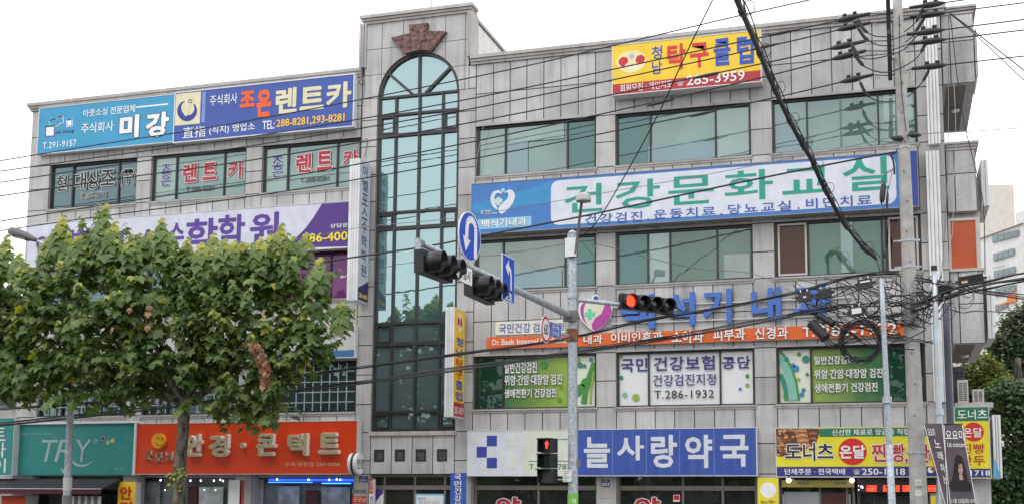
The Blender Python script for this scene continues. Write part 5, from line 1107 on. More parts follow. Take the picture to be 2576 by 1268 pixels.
# banners
def banner(lab, quad, lines, Y, pic=False):
    s = thing('street_banner', lab, 'banner', F(quad[0][0], quad[0][1], Y), 'grey concert banners on the silver post'); TLp, TRp, BRp, BLp = [F(*q, Y) for q in quad]; n = 10; b = MB(); vs = []
    def at(u, v): return (TLp.lerp(TRp, u)).lerp(BLp.lerp(BRp, u), v)+V((0, -.02*math.sin(u*3.1+v*2)-.012*math.sin(v*5), 0))
    for j in range(n+1):
        for i in range(n+1): vs.append(at(i/n, j/n))
    b.add(vs+[p+V((0, .006, 0)) for p in vs], [(j*(n+1)+i, (j+1)*(n+1)+i, (j+1)*(n+1)+i+1, j*(n+1)+i+1) for j in range(n) for i in range(n)]+[((n+1)**2+j*(n+1)+i, (n+1)**2+j*(n+1)+i+1, (n+1)**2+(j+1)*(n+1)+i+1, (n+1)**2+(j+1)*(n+1)+i) for j in range(n) for i in range(n)])
    bo = b.build('cloth', mat('banner_mauve_grey', S(88, 76, 84), .6, var=.15, scale=2), s)
    e = MB()
    for u in (0, 1): e.tube([at(u, j/n)+V((0, -.004, 0)) for j in range(n+1)], .009, 4)
    e.build('hem', WHT, s)
    def patch(poly_, m, lift): 
        c = sum((V((u, v, 0)) for u, v in poly_), V())/len(poly_); MB().add([at(u, v)+V((0, -lift, 0)) for u, v in poly_]+[at(c.x, c.y)+V((0, -lift, 0))], [(i, (i+1) % len(poly_), len(poly_)) for i in range(len(poly_))]).build('print', m, s)
    for st, u0, v0, u1, v1, bo_ in lines:
        o = at(u0, v1)+V((0, -.035, 0)); letter(s, st, o, at(u1, v1)-o+V((0, -.035, 0)), (at(u0, v0)-o)+V((0, -.035, 0)), WHT, bold=bo_, th=.003)
    return s, patch
banner('narrow grey banner curling to a point, left one on the silver post', ((2324, 1064), (2370.5, 1066), (2394, 1300), (2386, 1300)), [('요요미', .1, .05, .52, .14, .005), ('노', .35, .17, .75, .26, .005), ('래', .40, .30, .8, .39, .005), ('하', .44, .43, .84, .52, .005), ('는', .48, .56, .88, .64, .005)], -2.63)
s, patch = banner('wide grey banner with a dark haired singer portrait, right one on the silver post', ((2375, 1067), (2420, 1068), (2461, 1300), (2385, 1300)), [('요요미', .06, .06, .96, .17, .008), ('1st concert', .12, .19, .98, .245, .003), ('11월 23일(토) 5시', .14, .80, .95, .86, .008)], -2.6)
ell = lambda cx, cy, rx, ry, n=16: [(cx+rx*math.cos(2*math.pi*i/n), cy+ry*math.sin(2*math.pi*i/n)) for i in range(n)]
patch([(.55, .32), (.75, .35), (.82, .45), (.84, .60), (.95, .66), (.9, .72), (.2, .72), (.06, .66), (.25, .58), (.36, .45), (.42, .36)], mat('print_hair', S(36, 30, 36), .6), .012)
patch(ell(.60, .47, .105, .075), mat('print_skin', S(178, 146, 132), .6), .02); patch([(.52, .54), (.66, .55), (.67, .60), (.52, .60)], MATS['print_skin'], .018)
patch([(.46, .40), (.62, .385), (.70, .42), (.58, .42), (.50, .46), (.47, .53)], MATS['print_hair'], .026)
for u in (.565, .64): patch(ell(u, .465, .022, .007, 8), MATS['print_hair'], .026)
patch(ell(.605, .51, .025, .008, 8), mat('print_lip', S(150, 80, 80)), .026)
# ================================================================== traffic signal pole
SX, SY = 3.88, -4.0
sp = thing('signal_pole', 'galvanised traffic signal pole with two mast arms standing before the clinic windows', 'signal pole', (SX, SY, .14))
zt = F(1440, 586, SY).z; pole(sp, (SX+.03, SY, .14), (SX, SY, zt), .125, .10, GALV, 20)
MB().tube([(SX, SY, zt-.02), (SX, SY, zt+.03), (SX, SY, zt+.07)], [.11, .09, .02], 16).build('cap', GALV, sp)
z0, z1 = F(1442, 649, SY).z, F(1442, 602, SY).z; cb = MB()
for i in range(3): a = math.radians(250+i*25); cb.obox((SX+.02*i, SY-.13, (z0+z1)/2), (1, 0, 0), (0, 0, 1), (0, -1, 0), .145-.02*i, (z1-z0)/2, .03+.01*i)
cb.build('bright_cabinet', mat('polished_steel', (.42, .43, .44), .22, metal=1.), sp)
cl_ = MB(); 
for z in (z1+.05, F(1440, 838, SY).z, F(1440, 745, SY).z): cl_.tube([(SX, SY, z-.05), (SX, SY, z+.05)], .128, 18)
cl_.build('collar', GALV, sp)
z = F(1437, 843, SY).z; MB().tube([(SX, SY, z-.15), (SX, SY, z+.15)], .14, 18).build('rust_band', mat('rusty_steel', (.20, .09, .05), .8, var=.5, scale=9), sp)
a0 = F(1432, 795, SY); a1 = GX(1062, 614, 3.03)
MB().tube([V((SX-.05, SY-.08, a0.z)), a1], [.085, .055], 14).build('mast_arm', GALV, sp, True); 
MB().tube([a1+(a1-a0).normalized()*.0, a1+(a1-a0).normalized()*.04], .07, 14).build('arm_cap', GREY, sp)
f_ = MB(); f_.obox((SX-.02, SY-.14, a0.z-.02), (1, 0, 0), (0, 0, 1), (0, -1, 0), .16, .13, .05); f_.build('arm_flange', mat('flange_dark', (.15, .15, .16), .5, metal=.4), sp)
def armpt(y): t = (y-a0.y)/(a1.y-a0.y); return a0.lerp(a1, t)
b0 = F(1452, 752.5, SY); b1 = HZ(1701.7, 781, b0.z-.12)
MB().tube([V((SX+.05, SY, b0.z)), b1], [.055, .045], 12).build('mast_arm', GALV, sp, True)
zn0, zn1 = F(1430, 1245, SY-.13).z-.6, F(1430, 1241, SY-.13).z; MB().tube([(SX+.02, SY, zn0), (SX+.02, SY, zn1)], .128, 20).build('green_wrap', mat('wrap_green', S(112, 176, 74), .5), sp)
letter(sp, '어', (SX+.04, SY-.135, zn1-.25), (.09, 0, .0), (0, 0, .14), WHT, bold=.01)
s = thing('paper_notice', 'white printed paper notice strapped to the signal pole', 'notice', F(1427, 1212, SY-.14)); x0, x1, z0, z1 = Q(1416, 1182, 1440, 1211, SY-.14); MB().box(x0, x1-.02, SY-.145, SY-.135, z0, z1).build('sheet', WHT, s); t_ = MB()
for k in range(7): t_.box(x0+.02, x1-.05-.04*(k % 3), SY-.147, SY-.145, z1-.04-k*.04, z1-.025-k*.04)
t_.build('printed_lines', mat('ink_grey', (.25, .25, .25)), s)
MB().box(SX+.12, SX+.20, SY-.05, SY+.05, F(1452, 1173, SY).z, F(1452, 1155, SY).z).build('control_box', GREY, sp)
VIS = mat('signal_black', (.018, .019, .022), .38, var=.15); LENS_ = mat('lens_dark', (.012, .013, .015), .15, spec=.6)
def signal_head(lab, centres, n, u, vl, r, lit=None, hang=None, pad=.2):
    """horizontal signal: visor mouths at centres, facing n, row along u"""
    n, u = V(n).normalized(), V(u).normalized(); v = n.cross(u); v = v if v.z > 0 else -v
    mid = (centres[0]+centres[-1])/2-n*(vl+.1); s = thing('traffic_signal', lab, 'traffic signal', mid, 'horizontal traffic signal heads on the mast arms')
    L_ = (centres[-1]-centres[0]).length/2+pad; MB().obox(mid, u, v, n, L_, r*1.12, .1).build('housing', VIS, s)
    for i, c in enumerate(centres):
        base = c-n*vl; b = MB(); k = 22; vs = []
        for (d, rr) in ((0, r), (vl, r), (vl, r-.012), (0, r-.012)):
            for j in range(k): t = 2*math.pi*j/k; cut = d*(1 if v.dot(V((0, 0, 1)))*math.sin(t) > -.35 else .72); vs.append(base+n*cut+u*(rr*math.cos(t))+v*(rr*math.sin(t)))
        b.add(vs, [(q*k+j, q*k+(j+1) % k, ((q+1) % 4)*k+(j+1) % k, ((q+1) % 4)*k+j) for q in range(3) for j in range(k)]); b.build('visor', VIS, s, True)
        cc = base+n*.01; le = MB().add([cc+n*.05]+[cc+u*((r-.013)*math.cos(2*math.pi*j/20))+v*((r-.013)*math.sin(2*math.pi*j/20)) for j in range(20)], [(0, 1+j, 1+(j+1) % 20) for j in range(20)])
        le.build('lens', lamp_mat('signal_red', (1, .03, .01), 5.) if lit == i else LENS_, s, True)
    if hang:
        h = MB()
        for q in hang: h.obox((q+mid+(q-mid).dot(u)*u)/2, u, v, n, .035, (q-mid).dot(v)/2+.06, .05)
        h.build('bracket', GALV, s)
    return s
nA = V((.985, -.17, 0))
A_ = [GX(x, y, 3.5) for x, y in ((1118, 657), (1143, 666), (1165.5, 677))]; B_ = [GX(x, y, 3.6) for x, y in ((1237.4, 715.4), (1254.8, 724.7), (1271.8, 732.9))]
for lab, cs in (('unlit black signal head at the far end of the long mast arm', A_), ('unlit black signal head nearer the pole on the long mast arm', B_)):
    d = (cs[2]-cs[0])/2; cs = [cs[1]-d, cs[1], cs[1]+d]; u = (d*-1).normalized()
    signal_head(lab, cs, nA, u, .34, .19, hang=[armpt(cs[0].y-.15)+V((0, 0, 0)), armpt(cs[2].y)], pad=.26)
nR = V((b1.y-b0.y, -(b1.x-b0.x), 0)).normalized(); uR = (b1-b0).normalized(); PR = V((SX, SY, b0.z))+nR*.42
cs = [UN(x, y, PR, nR) for x, y in ((1592, 754), (1624, 758.2), (1655.5, 761.5), (1687, 765))]
signal_head('signal head with its red lamp lit on the short mast arm', cs, nR, uR, .22, .165, lit=0, pad=.2)
# plate signs on the arm
def plate_sign(name, lab, c, n, w_, h_, face, shape='rect', back=GREY, cat='traffic sign', rim=None):
    n = V(n).normalized(); u = V((0, 0, 1)).cross(n).normalized(); v = n.cross(u).normalized(); s = thing(name, lab, cat, c)
    def pt(a, b_, lift=0): return V(c)+u*(a*w_/2)+v*(b_*h_/2)+n*lift
    def put(pts, m, lift, nm='marking'): return MB().add([pt(a, b_, lift) for a, b_ in pts], [tuple(range(len(pts)))]).build(nm, m, s)
    def solid(pts, m, t0, t1, nm):
        k = len(pts); return MB().add([pt(a, b_, t1) for a, b_ in pts]+[pt(a, b_, t0) for a, b_ in pts], [tuple(range(k)), tuple(range(2*k-1, k-1, -1))]+[(i, i+k, (i+1) % k+k, (i+1) % k) for i in range(k)]).build(nm, m, s)
    circ = [(math.cos(2*math.pi*i/36), math.sin(2*math.pi*i/36)) for i in range(36)]; sq = [(-1, -1), (1, -1), (1, 1), (-1, 1)]; P = circ if shape == 'circle' else sq
    solid(P, rim or SIGNW, 0, .02, 'plate'); k = .95 if shape == 'circle' else .96; put([(a*k, b_*k) for a, b_ in P], face, .022, 'face')
    return s, put, u, v, pt
TB = mat('traffic_blue', S(28, 72, 190), .35)
s, put, u, v, pt = plate_sign('turn_sign', 'round blue sign with a white turning back arrow above the long mast arm', (GX(1180, 535, 3.4)+GX(1180, 657, 3.4))/2, (1, -.13, 0), .95, .97, TB, 'circle')
def ribbon(put, pts, wd, lift):
    for i in range(len(pts)-1):
        a, b_ = V(pts[i]), V(pts[i+1]); d = (b_-a).normalized(); nn = V((-d.y, d.x))*wd; put([tuple(a-nn), tuple(b_-nn), tuple(b_+nn), tuple(a+nn)], WHT, lift+.0004*i)
U_ = [(.5, -.8)]+[(.5, y) for y in (-.2, .3)]+[(.10+.40*math.cos(t), .36+.34*math.sin(t)) for t in [math.radians(a) for a in range(10, 171, 20)]]+[(-.3, .3), (-.34, -.1)]
ribbon(put, U_, .14, .024); put([(-.68, -.05), (0.0, -.18), (-.42, -.66)], WHT, .032)
stn = armpt(-10.05); MB().tube([stn, V((stn.x, stn.y, 7.6))], .03).build('stem', GALV, s)
s, put, u, v, pt = plate_sign('turn_sign', 'rectangular blue sign with a white left arrow standing on the long mast arm', (GX(1265.7, 637, 3.5)+GX(1287.7, 765.8, 3.5))/2+V((0, 0, 0)), (1, -.05, 0), .72, .97, TB)
ribbon(put, [(.42, -.45), (.42, .1), (.36, .3), (.2, .45), (.0, .5)], .11, .024); put([(-.55, .48), (-.02, .85), (-.05, .12)], WHT, .03)
letter(s, '보호', pt(-.6, -.92, .024), u*.43, v*.17, WHT, bold=.02, th=.003); stn = armpt(-7.9); MB().tube([stn-V((0, 0, .3)), stn+V((.1, 0, .5))], .025).build('stem', GALV, s)
c = GX(1166, 690, 3.35); s, put, u, v, pt = plate_sign('supplementary_plate', 'white plate with black lettering between the two unlit signal heads', c, (1, -.05, 0), .80, .34, WHT, rim=BLKTXT); letter(s, '보행시', pt(-.7, -.6, .024), u*.56, v*.21, BLKTXT, bold=.01, th=.003)
c = (GX(1371, 794.5, 3.75)+GX(1371, 861.8, 3.75))/2; s, put, u, v, pt = plate_sign('speed_limit_sign', 'round white sixty speed limit sign with red border left of the signal pole', c, (1, -.06, 0), .62, .62, mat('traffic_red', S(188, 40, 44), .4), 'circle')
put([(.76*math.cos(2*math.pi*i/36), .76*math.sin(2*math.pi*i/36)) for i in range(36)], WHT, .025); letter(s, '60', pt(-.46, -.42, .027), u*.285, v*.27, BLKTXT, bold=.015, th=.003)
MB().tube([V((SX-.05, SY, c.z+.1)), c-V((.06, 0, 0))], .03).build('bracket', GALV, s)
c = (GX(1384, 812, 3.8)+GX(1406, 849, 3.8))/2; s, put, u, v, pt = plate_sign('supplementary_plate', 'small blue plate with white lettering beside the sixty sign', c, (1, -.1, 0), .72, .33, mat('plate_royal', S(54, 96, 180), .4)); letter(s, '과속', pt(-.7, .05, .024), u*.5, v*.13, WHT, bold=.005, th=.003); letter(s, '단속중', pt(-.7, -.8, .024), u*.5, v*.13, WHT, bold=.005, th=.003)
# pedestrian signal
s = thing('pedestrian_signal', 'tall black pedestrian signal with a red standing figure on the signal pole', 'pedestrian signal', (3.34, -4.2, 2.55)); pn = V((-.28, -.96, 0)).normalized(); pu = V((.96, -.28, 0)).normalized(); pc0 = V((3.36, -4.15, 0)); zA_, zB_ = F(1380, 1216, -4.2).z, F(1380, 1101, -4.2).z; hh = (zB_-zA_)/3
for k in range(3):
    c = pc0+V((0, 0, zA_+hh*(k+.5))); MB().obox(c, pu, (0, 0, 1), pn, .175, hh*.47, .1).build('housing', VIS, s)
    b = MB(); b.obox(c+pn*.2+V((0, 0, hh*.44)), pu, (0, 0, 1), pn, .18, .012, .1); b.obox(c+pn*.17-pu*.175, pu, (0, 0, 1), pn, .01, hh*.42, .07); b.obox(c+pn*.17+pu*.175, pu, (0, 0, 1), pn, .01, hh*.42, .07); b.build('hood', VIS, s)
    le = MB().obox(c+pn*.103, pu, (0, 0, 1), pn, .15, hh*.4, .004).build('lens', LENS_ if k else mat('lens_grey', (.05, .05, .053), .3), s)
    if k == 2:
        m = MB(); q = c+pn*.112
        def fig(pts): m.add([q+pu*a*.001+V((0, 0, 1))*b_*.001 for a, b_ in pts], [tuple(range(len(pts)))])
        fig([(18*math.cos(t), 95+18*math.sin(t)) for t in [i*.5 for i in range(12)]]); fig([(-34, 70), (-30, 20), (30, 20), (34, 70), (20, 76), (-20, 76)]); fig([(-48, 62), (-36, 5), (-26, 8), (-34, 70)]); fig([(48, 62), (34, 70), (26, 8), (36, 5)]); fig([(-26, 19), (-20, -70), (-3, -70), (-1, 19)]); fig([(26, 19), (1, 19), (3, -70), (20, -70)])
        m.build('red_figure', lamp_mat('figure_red', (1, .03, .02), 4.), s)
b = MB(); 
for z in (zA_+.1, zB_-.02): b.tube([pc0+V((.1, .02, z)), V((SX, SY, z))], .02)
b.build('bracket', GALV, s)
# lamp on the signal pole
s = thing('street_lamp', 'small hooded lamp on a curved arm at the top of the signal pole', 'street lamp', (SX+.08, SY-.12, 7)); lp = [F(1447, 640, -4.15), F(1452, 600, -4.2), F(1458, 550, -4.35), F(1463, 512, -4.55), F(1466, 500, -4.65)]
MB().tube(spl(lp, 5), .035, 10).build('arm', mat('lamp_arm', (.17, .15, .14), .4), s, True); hcn = F(1468, 497, -4.7); b = MB(); b.tube_rings([(hcn+V((0, 0, .10)), .03), (hcn+V((0, 0, .085)), .12), (hcn+V((0, 0, .04)), .175), (hcn+V((0, 0, -.06)), .185), (hcn+V((0, 0, -.1)), .18)], 16); b.build('hood', mat('lamp_hood', (.45, .44, .42), .5), s)
MB().tube_rings([(hcn+V((0, 0, -.10)), .17), (hcn+V((0, 0, -.12)), .001)], 16).build('diffuser', mat('diffuser_grey', (.26, .24, .20), .4), s)
# left street lamp
LY = -3.7; p0, p1 = F(168, 1268, LY), F(184, 860, LY); d = (p1-p0); p0 = p0-d*((p0.z-.14)/d.z); p1 = p0+d*((8.2-p0.z)/d.z)
s = thing('street_lamp', 'grey street lamp whose arm and cobra head rise above the plane tree', 'street lamp', p0); pole(s, p0, p1, .115, .075, GALV, 16)
arm = [p1, p1+V((-.05, 0, .3)), F(120, 622, LY), F(90, 604, LY)]; MB().tube(spl(arm, 6), .04, 8).build('arm', GALV, s, True)
h0, h1 = F(95, 606, LY), F(20, 579, LY); dd = (h1-h0).normalized(); prof = [(0, .045), (.12, .07), (.4, .13), (.62, .15), (.78, .11), (.86, .02)]; L_ = (h1-h0).length
b = MB(); pts = [h0+dd*(a*L_/.86) for a, _ in prof]; b.tube(pts, [r for _, r in prof], 12); ho = b.build('lamp_head', mat('lamp_head_grey', (.10, .10, .105), .5), s, True)
MB().obox(h0+dd*L_*.62-V((0, 0, .10)), dd, (0, 1, 0), dd.cross(V((0, 1, 0))), .28, .1, .02).build('lens', mat('diffuser_grey', (.26, .24, .2)), s)
zz_ = F(170, 1215, LY).z; q = p0+d*((zz_-p0.z)/d.z); MB().tube([q-d.normalized()*.2, q+d.normalized()*.16], .12, 16).build('paper_wrap', mat('paper_white', (.55, .55, .53), .6), s)
zz_ = F(170, 1245, LY).z; q = p0+d*((zz_-p0.z)/d.z); MB().tube([p0+d*.02, q], .128, 16).build('dark_base', GREY, s)
b = MB(); q = F(172, 1195, LY)
for k in range(4): b.tube([q, q+V((-.06-.1*k*.5, -.05, .10+.08*(k % 2)))], .012, 4)
b.build('tie_ends', SIGNW, s)
# ================================================================== trees
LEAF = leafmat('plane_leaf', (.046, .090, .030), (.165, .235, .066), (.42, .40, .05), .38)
DEAD = leafmat('dead_leaf', (.13, .052, .025), (.28, .125, .06), (.36, .19, .10), .15)
BARK = mat('plane_bark', (.105, .09, .07), .85, var=.9, scale=7, bump=.6, bscale=18, stretch=.5)
LO = [(0, -.5), (.17, -.30), (.48, -.30), (.34, -.06), (.54, .16), (.27, .18), (.19, .36), (0, .58), (-.19, .36), (-.27, .18), (-.54, .16), (-.34, -.06), (-.48, -.30), (-.17, -.30)]
def leaf(b, p, nrm, tip, s, r):
    n = nrm.normalized(); t = (tip-n*tip.dot(n)); t = t.normalized() if t.length > 1e-5 else n.orthogonal().normalized(); u = t.cross(n); cup = rnd.uniform(-.05, .16)*s; w_ = s*rnd.uniform(.8, 1.12)
    vs = [p+n*(cup*1.2)]+[p+u*(x*w_)+t*(y*s)-n*(abs(x)*cup*2+(max(0, y)**2)*s*.5) for x, y in LO]; k = len(LO)
    b.add(vs, [(0, 1+i, 1+(i+1) % k) for i in range(k)], 0, r)
def crown(blobs, Y, nl, size, par, leafm, yw=.82, shell=.62, droop=.55, name='crown', quad=False, flat=1.):
    b = MB(); tot = sum(q[2]*q[3] for q in blobs)
    for (bx, by, rx, ry, *e) in blobs:
        c = F(bx, by, Y+(e[0] if e else 0)); k = (F(bx+rx, by, c.y)-c).length; kz = (F(bx, by+ry, c.y)-c).length; ky = min(k, kz*1.3)*yw; N = int(nl*rx*ry/tot)
        ncl = max(6, N//9)
        for _ in range(ncl):
            while True:
                d = V((rnd.gauss(0, 1), rnd.gauss(0, 1), rnd.gauss(0, 1))).normalized()
                if d.y < .55 or rnd.random() < .3: break
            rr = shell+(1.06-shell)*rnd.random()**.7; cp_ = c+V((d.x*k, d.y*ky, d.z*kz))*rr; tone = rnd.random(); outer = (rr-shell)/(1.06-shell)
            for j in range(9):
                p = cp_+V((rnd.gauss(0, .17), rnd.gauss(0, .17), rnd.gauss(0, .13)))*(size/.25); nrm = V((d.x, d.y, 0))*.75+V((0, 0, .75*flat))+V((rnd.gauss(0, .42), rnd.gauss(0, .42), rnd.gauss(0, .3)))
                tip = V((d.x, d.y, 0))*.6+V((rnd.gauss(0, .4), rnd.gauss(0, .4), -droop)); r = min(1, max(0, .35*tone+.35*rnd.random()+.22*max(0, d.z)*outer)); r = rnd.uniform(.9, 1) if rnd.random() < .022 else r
                if quad: t = tip.normalized(); n_ = nrm.normalized(); u = t.cross(n_).normalized()*size*.5; t = t*size*.9; b.add([p-u*.3, p+u*.6+t*.4, p+t, p-u*.7+t*.5], [(0, 1, 2, 3)], 0, r)
                else: leaf(b, p, nrm, tip, size*rnd.uniform(.7, 1.25), r)
    return b
def plane_tree(lab, tx, Y, blobs, shoots, nl, dead, limbs):
    base = F(tx[0], 1268, Y); top = F(tx[1], tx[2], Y); d = top-base; base = base-d*((base.z-.14)/d.z)
    s = thing('plane_tree', lab, 'tree', base); tr = MB(); k = 10; tr.tube([base.lerp(top, i/k)+V((.02*math.sin(i*1.7), 0, 0)) for i in range(k+1)], [.185-.045*i/k+.012*math.sin(i*2.3) for i in range(k+1)], 14)
    for (q, yy) in limbs: e = F(*q, Y+yy); m_ = top.lerp(e, .5)+V((0, 0, -.12*(e-top).length)); tr.tube(spl([top-V((0, 0, .2)), m_, e], 5), [.10-.007*i for i in range(11)], 8)
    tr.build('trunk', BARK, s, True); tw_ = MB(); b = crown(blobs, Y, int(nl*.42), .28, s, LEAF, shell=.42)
    for (bx, by, rx, ry, *e) in blobs:
        c = F(bx, by, Y); k_ = (F(bx+rx, by, c.y)-c).length; kz = (F(bx, by+ry, c.y)-c).length; ky = min(k_, kz*1.3)*.82
        for _ in range(int(nl*.58/14*rx*ry/sum(q[2]*q[3] for q in blobs))):
            d = V((rnd.gauss(0, 1), rnd.gauss(-.5, .9), rnd.gauss(.15, .8))).normalized(); p0 = c+V((d.x*k_, d.y*ky, d.z*kz))*rnd.uniform(.72, .95)
            sd = (V((d.x, d.y, d.z*.6))*.8+V((rnd.gauss(0, .25), rnd.gauss(0, .25), rnd.uniform(-.1, .75)))).normalized(); L2 = rnd.uniform(.45, 1.1); tw_.tube([p0-sd*.25, p0+sd*L2*.5+V((0, 0, -.02)), p0+sd*L2], [.011, .007, .004], 4); tone = rnd.uniform(-.12, .22)+.14*max(0, d.z)
            for i in range(14):
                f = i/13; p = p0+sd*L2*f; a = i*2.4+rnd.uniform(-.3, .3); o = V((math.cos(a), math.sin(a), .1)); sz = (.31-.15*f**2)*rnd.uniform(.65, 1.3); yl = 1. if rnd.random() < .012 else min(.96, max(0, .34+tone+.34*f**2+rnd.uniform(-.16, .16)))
                leaf(b, p+o*(.13-.08*f), o*.45+V((d.x*.35, d.y*.35-.1, .72)), o+sd*.5+V((0, 0, -.55)), sz, yl)
    for (x, y, L_) in shoots:
        t = F(x, y, Y+rnd.uniform(-1.2, .3)); lean = V((rnd.uniform(-.12, .12), rnd.uniform(-.1, .1), -1)).normalized(); bt = t+lean*L_; tw_.tube([bt, t], [.014, .005], 5); k = int(L_*24)
        for i in range(k):
            f = i/k; p = t.lerp(bt, f); a = i*2.4; o = V((math.cos(a), math.sin(a), .25)); sz = .13+.19*min(1, f*2.4); leaf(b, p+o*(.05+.14*min(1, f*2)), V((o.x*.5, o.y*.5-.45, .6)), o+V((0, 0, -.4)), sz*rnd.uniform(1., 1.35), min(1, .80+.25*rnd.random()-.42*f))
    if tw_.v: tw_.build('shoots', mat('twig_tan', (.2, .17, .1), .7), s)
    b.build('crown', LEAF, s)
    if dead:
        dl = MB()
        for i in range(90): f = i/90; p = F(652+14*math.sin(f*2.2)-20*(1-f)**4+rnd.uniform(-13, 13)*(1.2-f*.8), 866+f*112, Y-2.0); leaf(dl, p+V((0, rnd.uniform(-.06, .06), 0)), V((rnd.gauss(0, .6), -1, rnd.gauss(0, .4))), V((rnd.gauss(0, .3), 0, -1)), rnd.uniform(.12, .19), rnd.random())
        for (x, y) in ((375, 775), (372, 790), (325, 780), (378, 812), (370, 825), (280, 830)): leaf(dl, F(x, y, Y-1.8), V((rnd.gauss(0, .4), -1, .3)), V((0, 0, -1)), .18, rnd.random())
        dl.build('dead_leaves', DEAD, s)
        ep = MB()
        for i in range(34): p = F(446+rnd.gauss(0, 13), 1200+rnd.gauss(0, 16), Y-.2+rnd.uniform(-.15, .1)); leaf(ep, p, V((rnd.gauss(0, .4), -.5, .7)), V((rnd.gauss(0, .4), -.3, -.5)), rnd.uniform(.08, .13), rnd.uniform(.75, 1))
        ep.build('trunk_sprout', LEAF, s)
    return s
blobs = [(140, 745, 75, 78), (265, 672, 90, 66), (390, 706, 115, 84), (520, 706, 105, 70), (640, 712, 95, 70), (730, 735, 85, 68), (100, 950, 85, 62), (170, 985, 100, 42), (320, 998, 90, 34), (790, 800, 78, 72), (250, 780, 165, 110), (430, 800, 165, 120), (610, 810, 150, 110), (130, 830, 70, 90), (260, 890, 160, 90), (440, 910, 165, 90), (630, 900, 165, 90), (745, 880, 78, 75), (310, 950, 120, 42), (500, 975, 120, 42), (640, 985, 100, 58), (685, 1035, 46, 34), (600, 1025, 60, 34)]
shoots = [(210, 590, .9), (235, 575, .9), (290, 560, 1.), (330, 595, .9), (430, 590, .9), (380, 585, .9), (505, 615, .8), (565, 605, .8), (620, 620, .8), (680, 595, .9), (735, 600, .9), (140, 575, 1.), (170, 590, 1.), (159, 545, 1.1), (266, 518, 1.5), (406, 552, 1.2), (305, 606, .8), (537, 590, 1.), (708, 566, 1.2), (653, 604, .8), (770, 590, .9), (805, 652, .9), (190, 600, .9), (120, 600, .9), (470, 610, .8), (350, 590, .7), (590, 610, .7), (858, 790, .5), (860, 760, .6)]
plane_tree('broad plane tree with an open mottled trunk between the teal and the orange sign', (449, 464, 1000), -5.0, blobs, shoots, 6900, True, [((250, 800), .3), ((360, 780), -.8), ((560, 790), .5), ((660, 830), -.6), ((450, 740), .2)])
blobs2 = [(-60, 760, 75, 110), (10, 830, 62, 120), (-80, 900, 100, 110), (20, 935, 60, 55), (55, 900, 55, 80), (20, 985, 60, 42), (-150, 800, 80, 130)]
plane_tree('plane tree cut by the left edge of the view, its crown meeting the broad one', (-140, -130, 1000), -4.4, blobs2, [(18, 594, 1.3), (-10, 640, .9), (50, 640, .8), (-60, 620, 1.)], 3600, False, [((-20, 850), 0), ((-200, 850), .3)])
# greenery behind the building on the right
def far_tree(name, lab, bl_, Y, nl, size, lm, tx, flat=1., droop=.3):
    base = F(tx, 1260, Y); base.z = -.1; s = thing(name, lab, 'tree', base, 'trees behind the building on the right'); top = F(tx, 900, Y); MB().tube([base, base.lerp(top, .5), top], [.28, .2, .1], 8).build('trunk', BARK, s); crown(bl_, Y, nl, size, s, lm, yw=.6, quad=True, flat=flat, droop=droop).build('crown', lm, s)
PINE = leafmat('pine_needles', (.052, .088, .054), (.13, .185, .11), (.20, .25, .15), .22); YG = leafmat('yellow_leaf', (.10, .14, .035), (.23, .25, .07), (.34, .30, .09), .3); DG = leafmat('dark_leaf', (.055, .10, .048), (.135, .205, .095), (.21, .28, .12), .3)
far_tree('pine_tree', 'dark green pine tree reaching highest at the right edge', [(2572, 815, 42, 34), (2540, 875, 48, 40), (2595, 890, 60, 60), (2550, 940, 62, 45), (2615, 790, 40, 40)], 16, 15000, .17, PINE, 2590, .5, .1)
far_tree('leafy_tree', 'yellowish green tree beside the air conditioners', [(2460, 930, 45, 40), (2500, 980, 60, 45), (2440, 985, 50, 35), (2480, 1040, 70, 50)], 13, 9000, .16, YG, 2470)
far_tree('leafy_tree', 'large dark leafy tree below the pine at the right edge', [(2540, 1010, 62, 60), (2600, 1040, 80, 80), (2530, 1110, 70, 70), (2560, 1200, 90, 80), (2500, 1240, 70, 60), (2620, 1180, 90, 90)], 11, 17000, .17, DG, 2560)
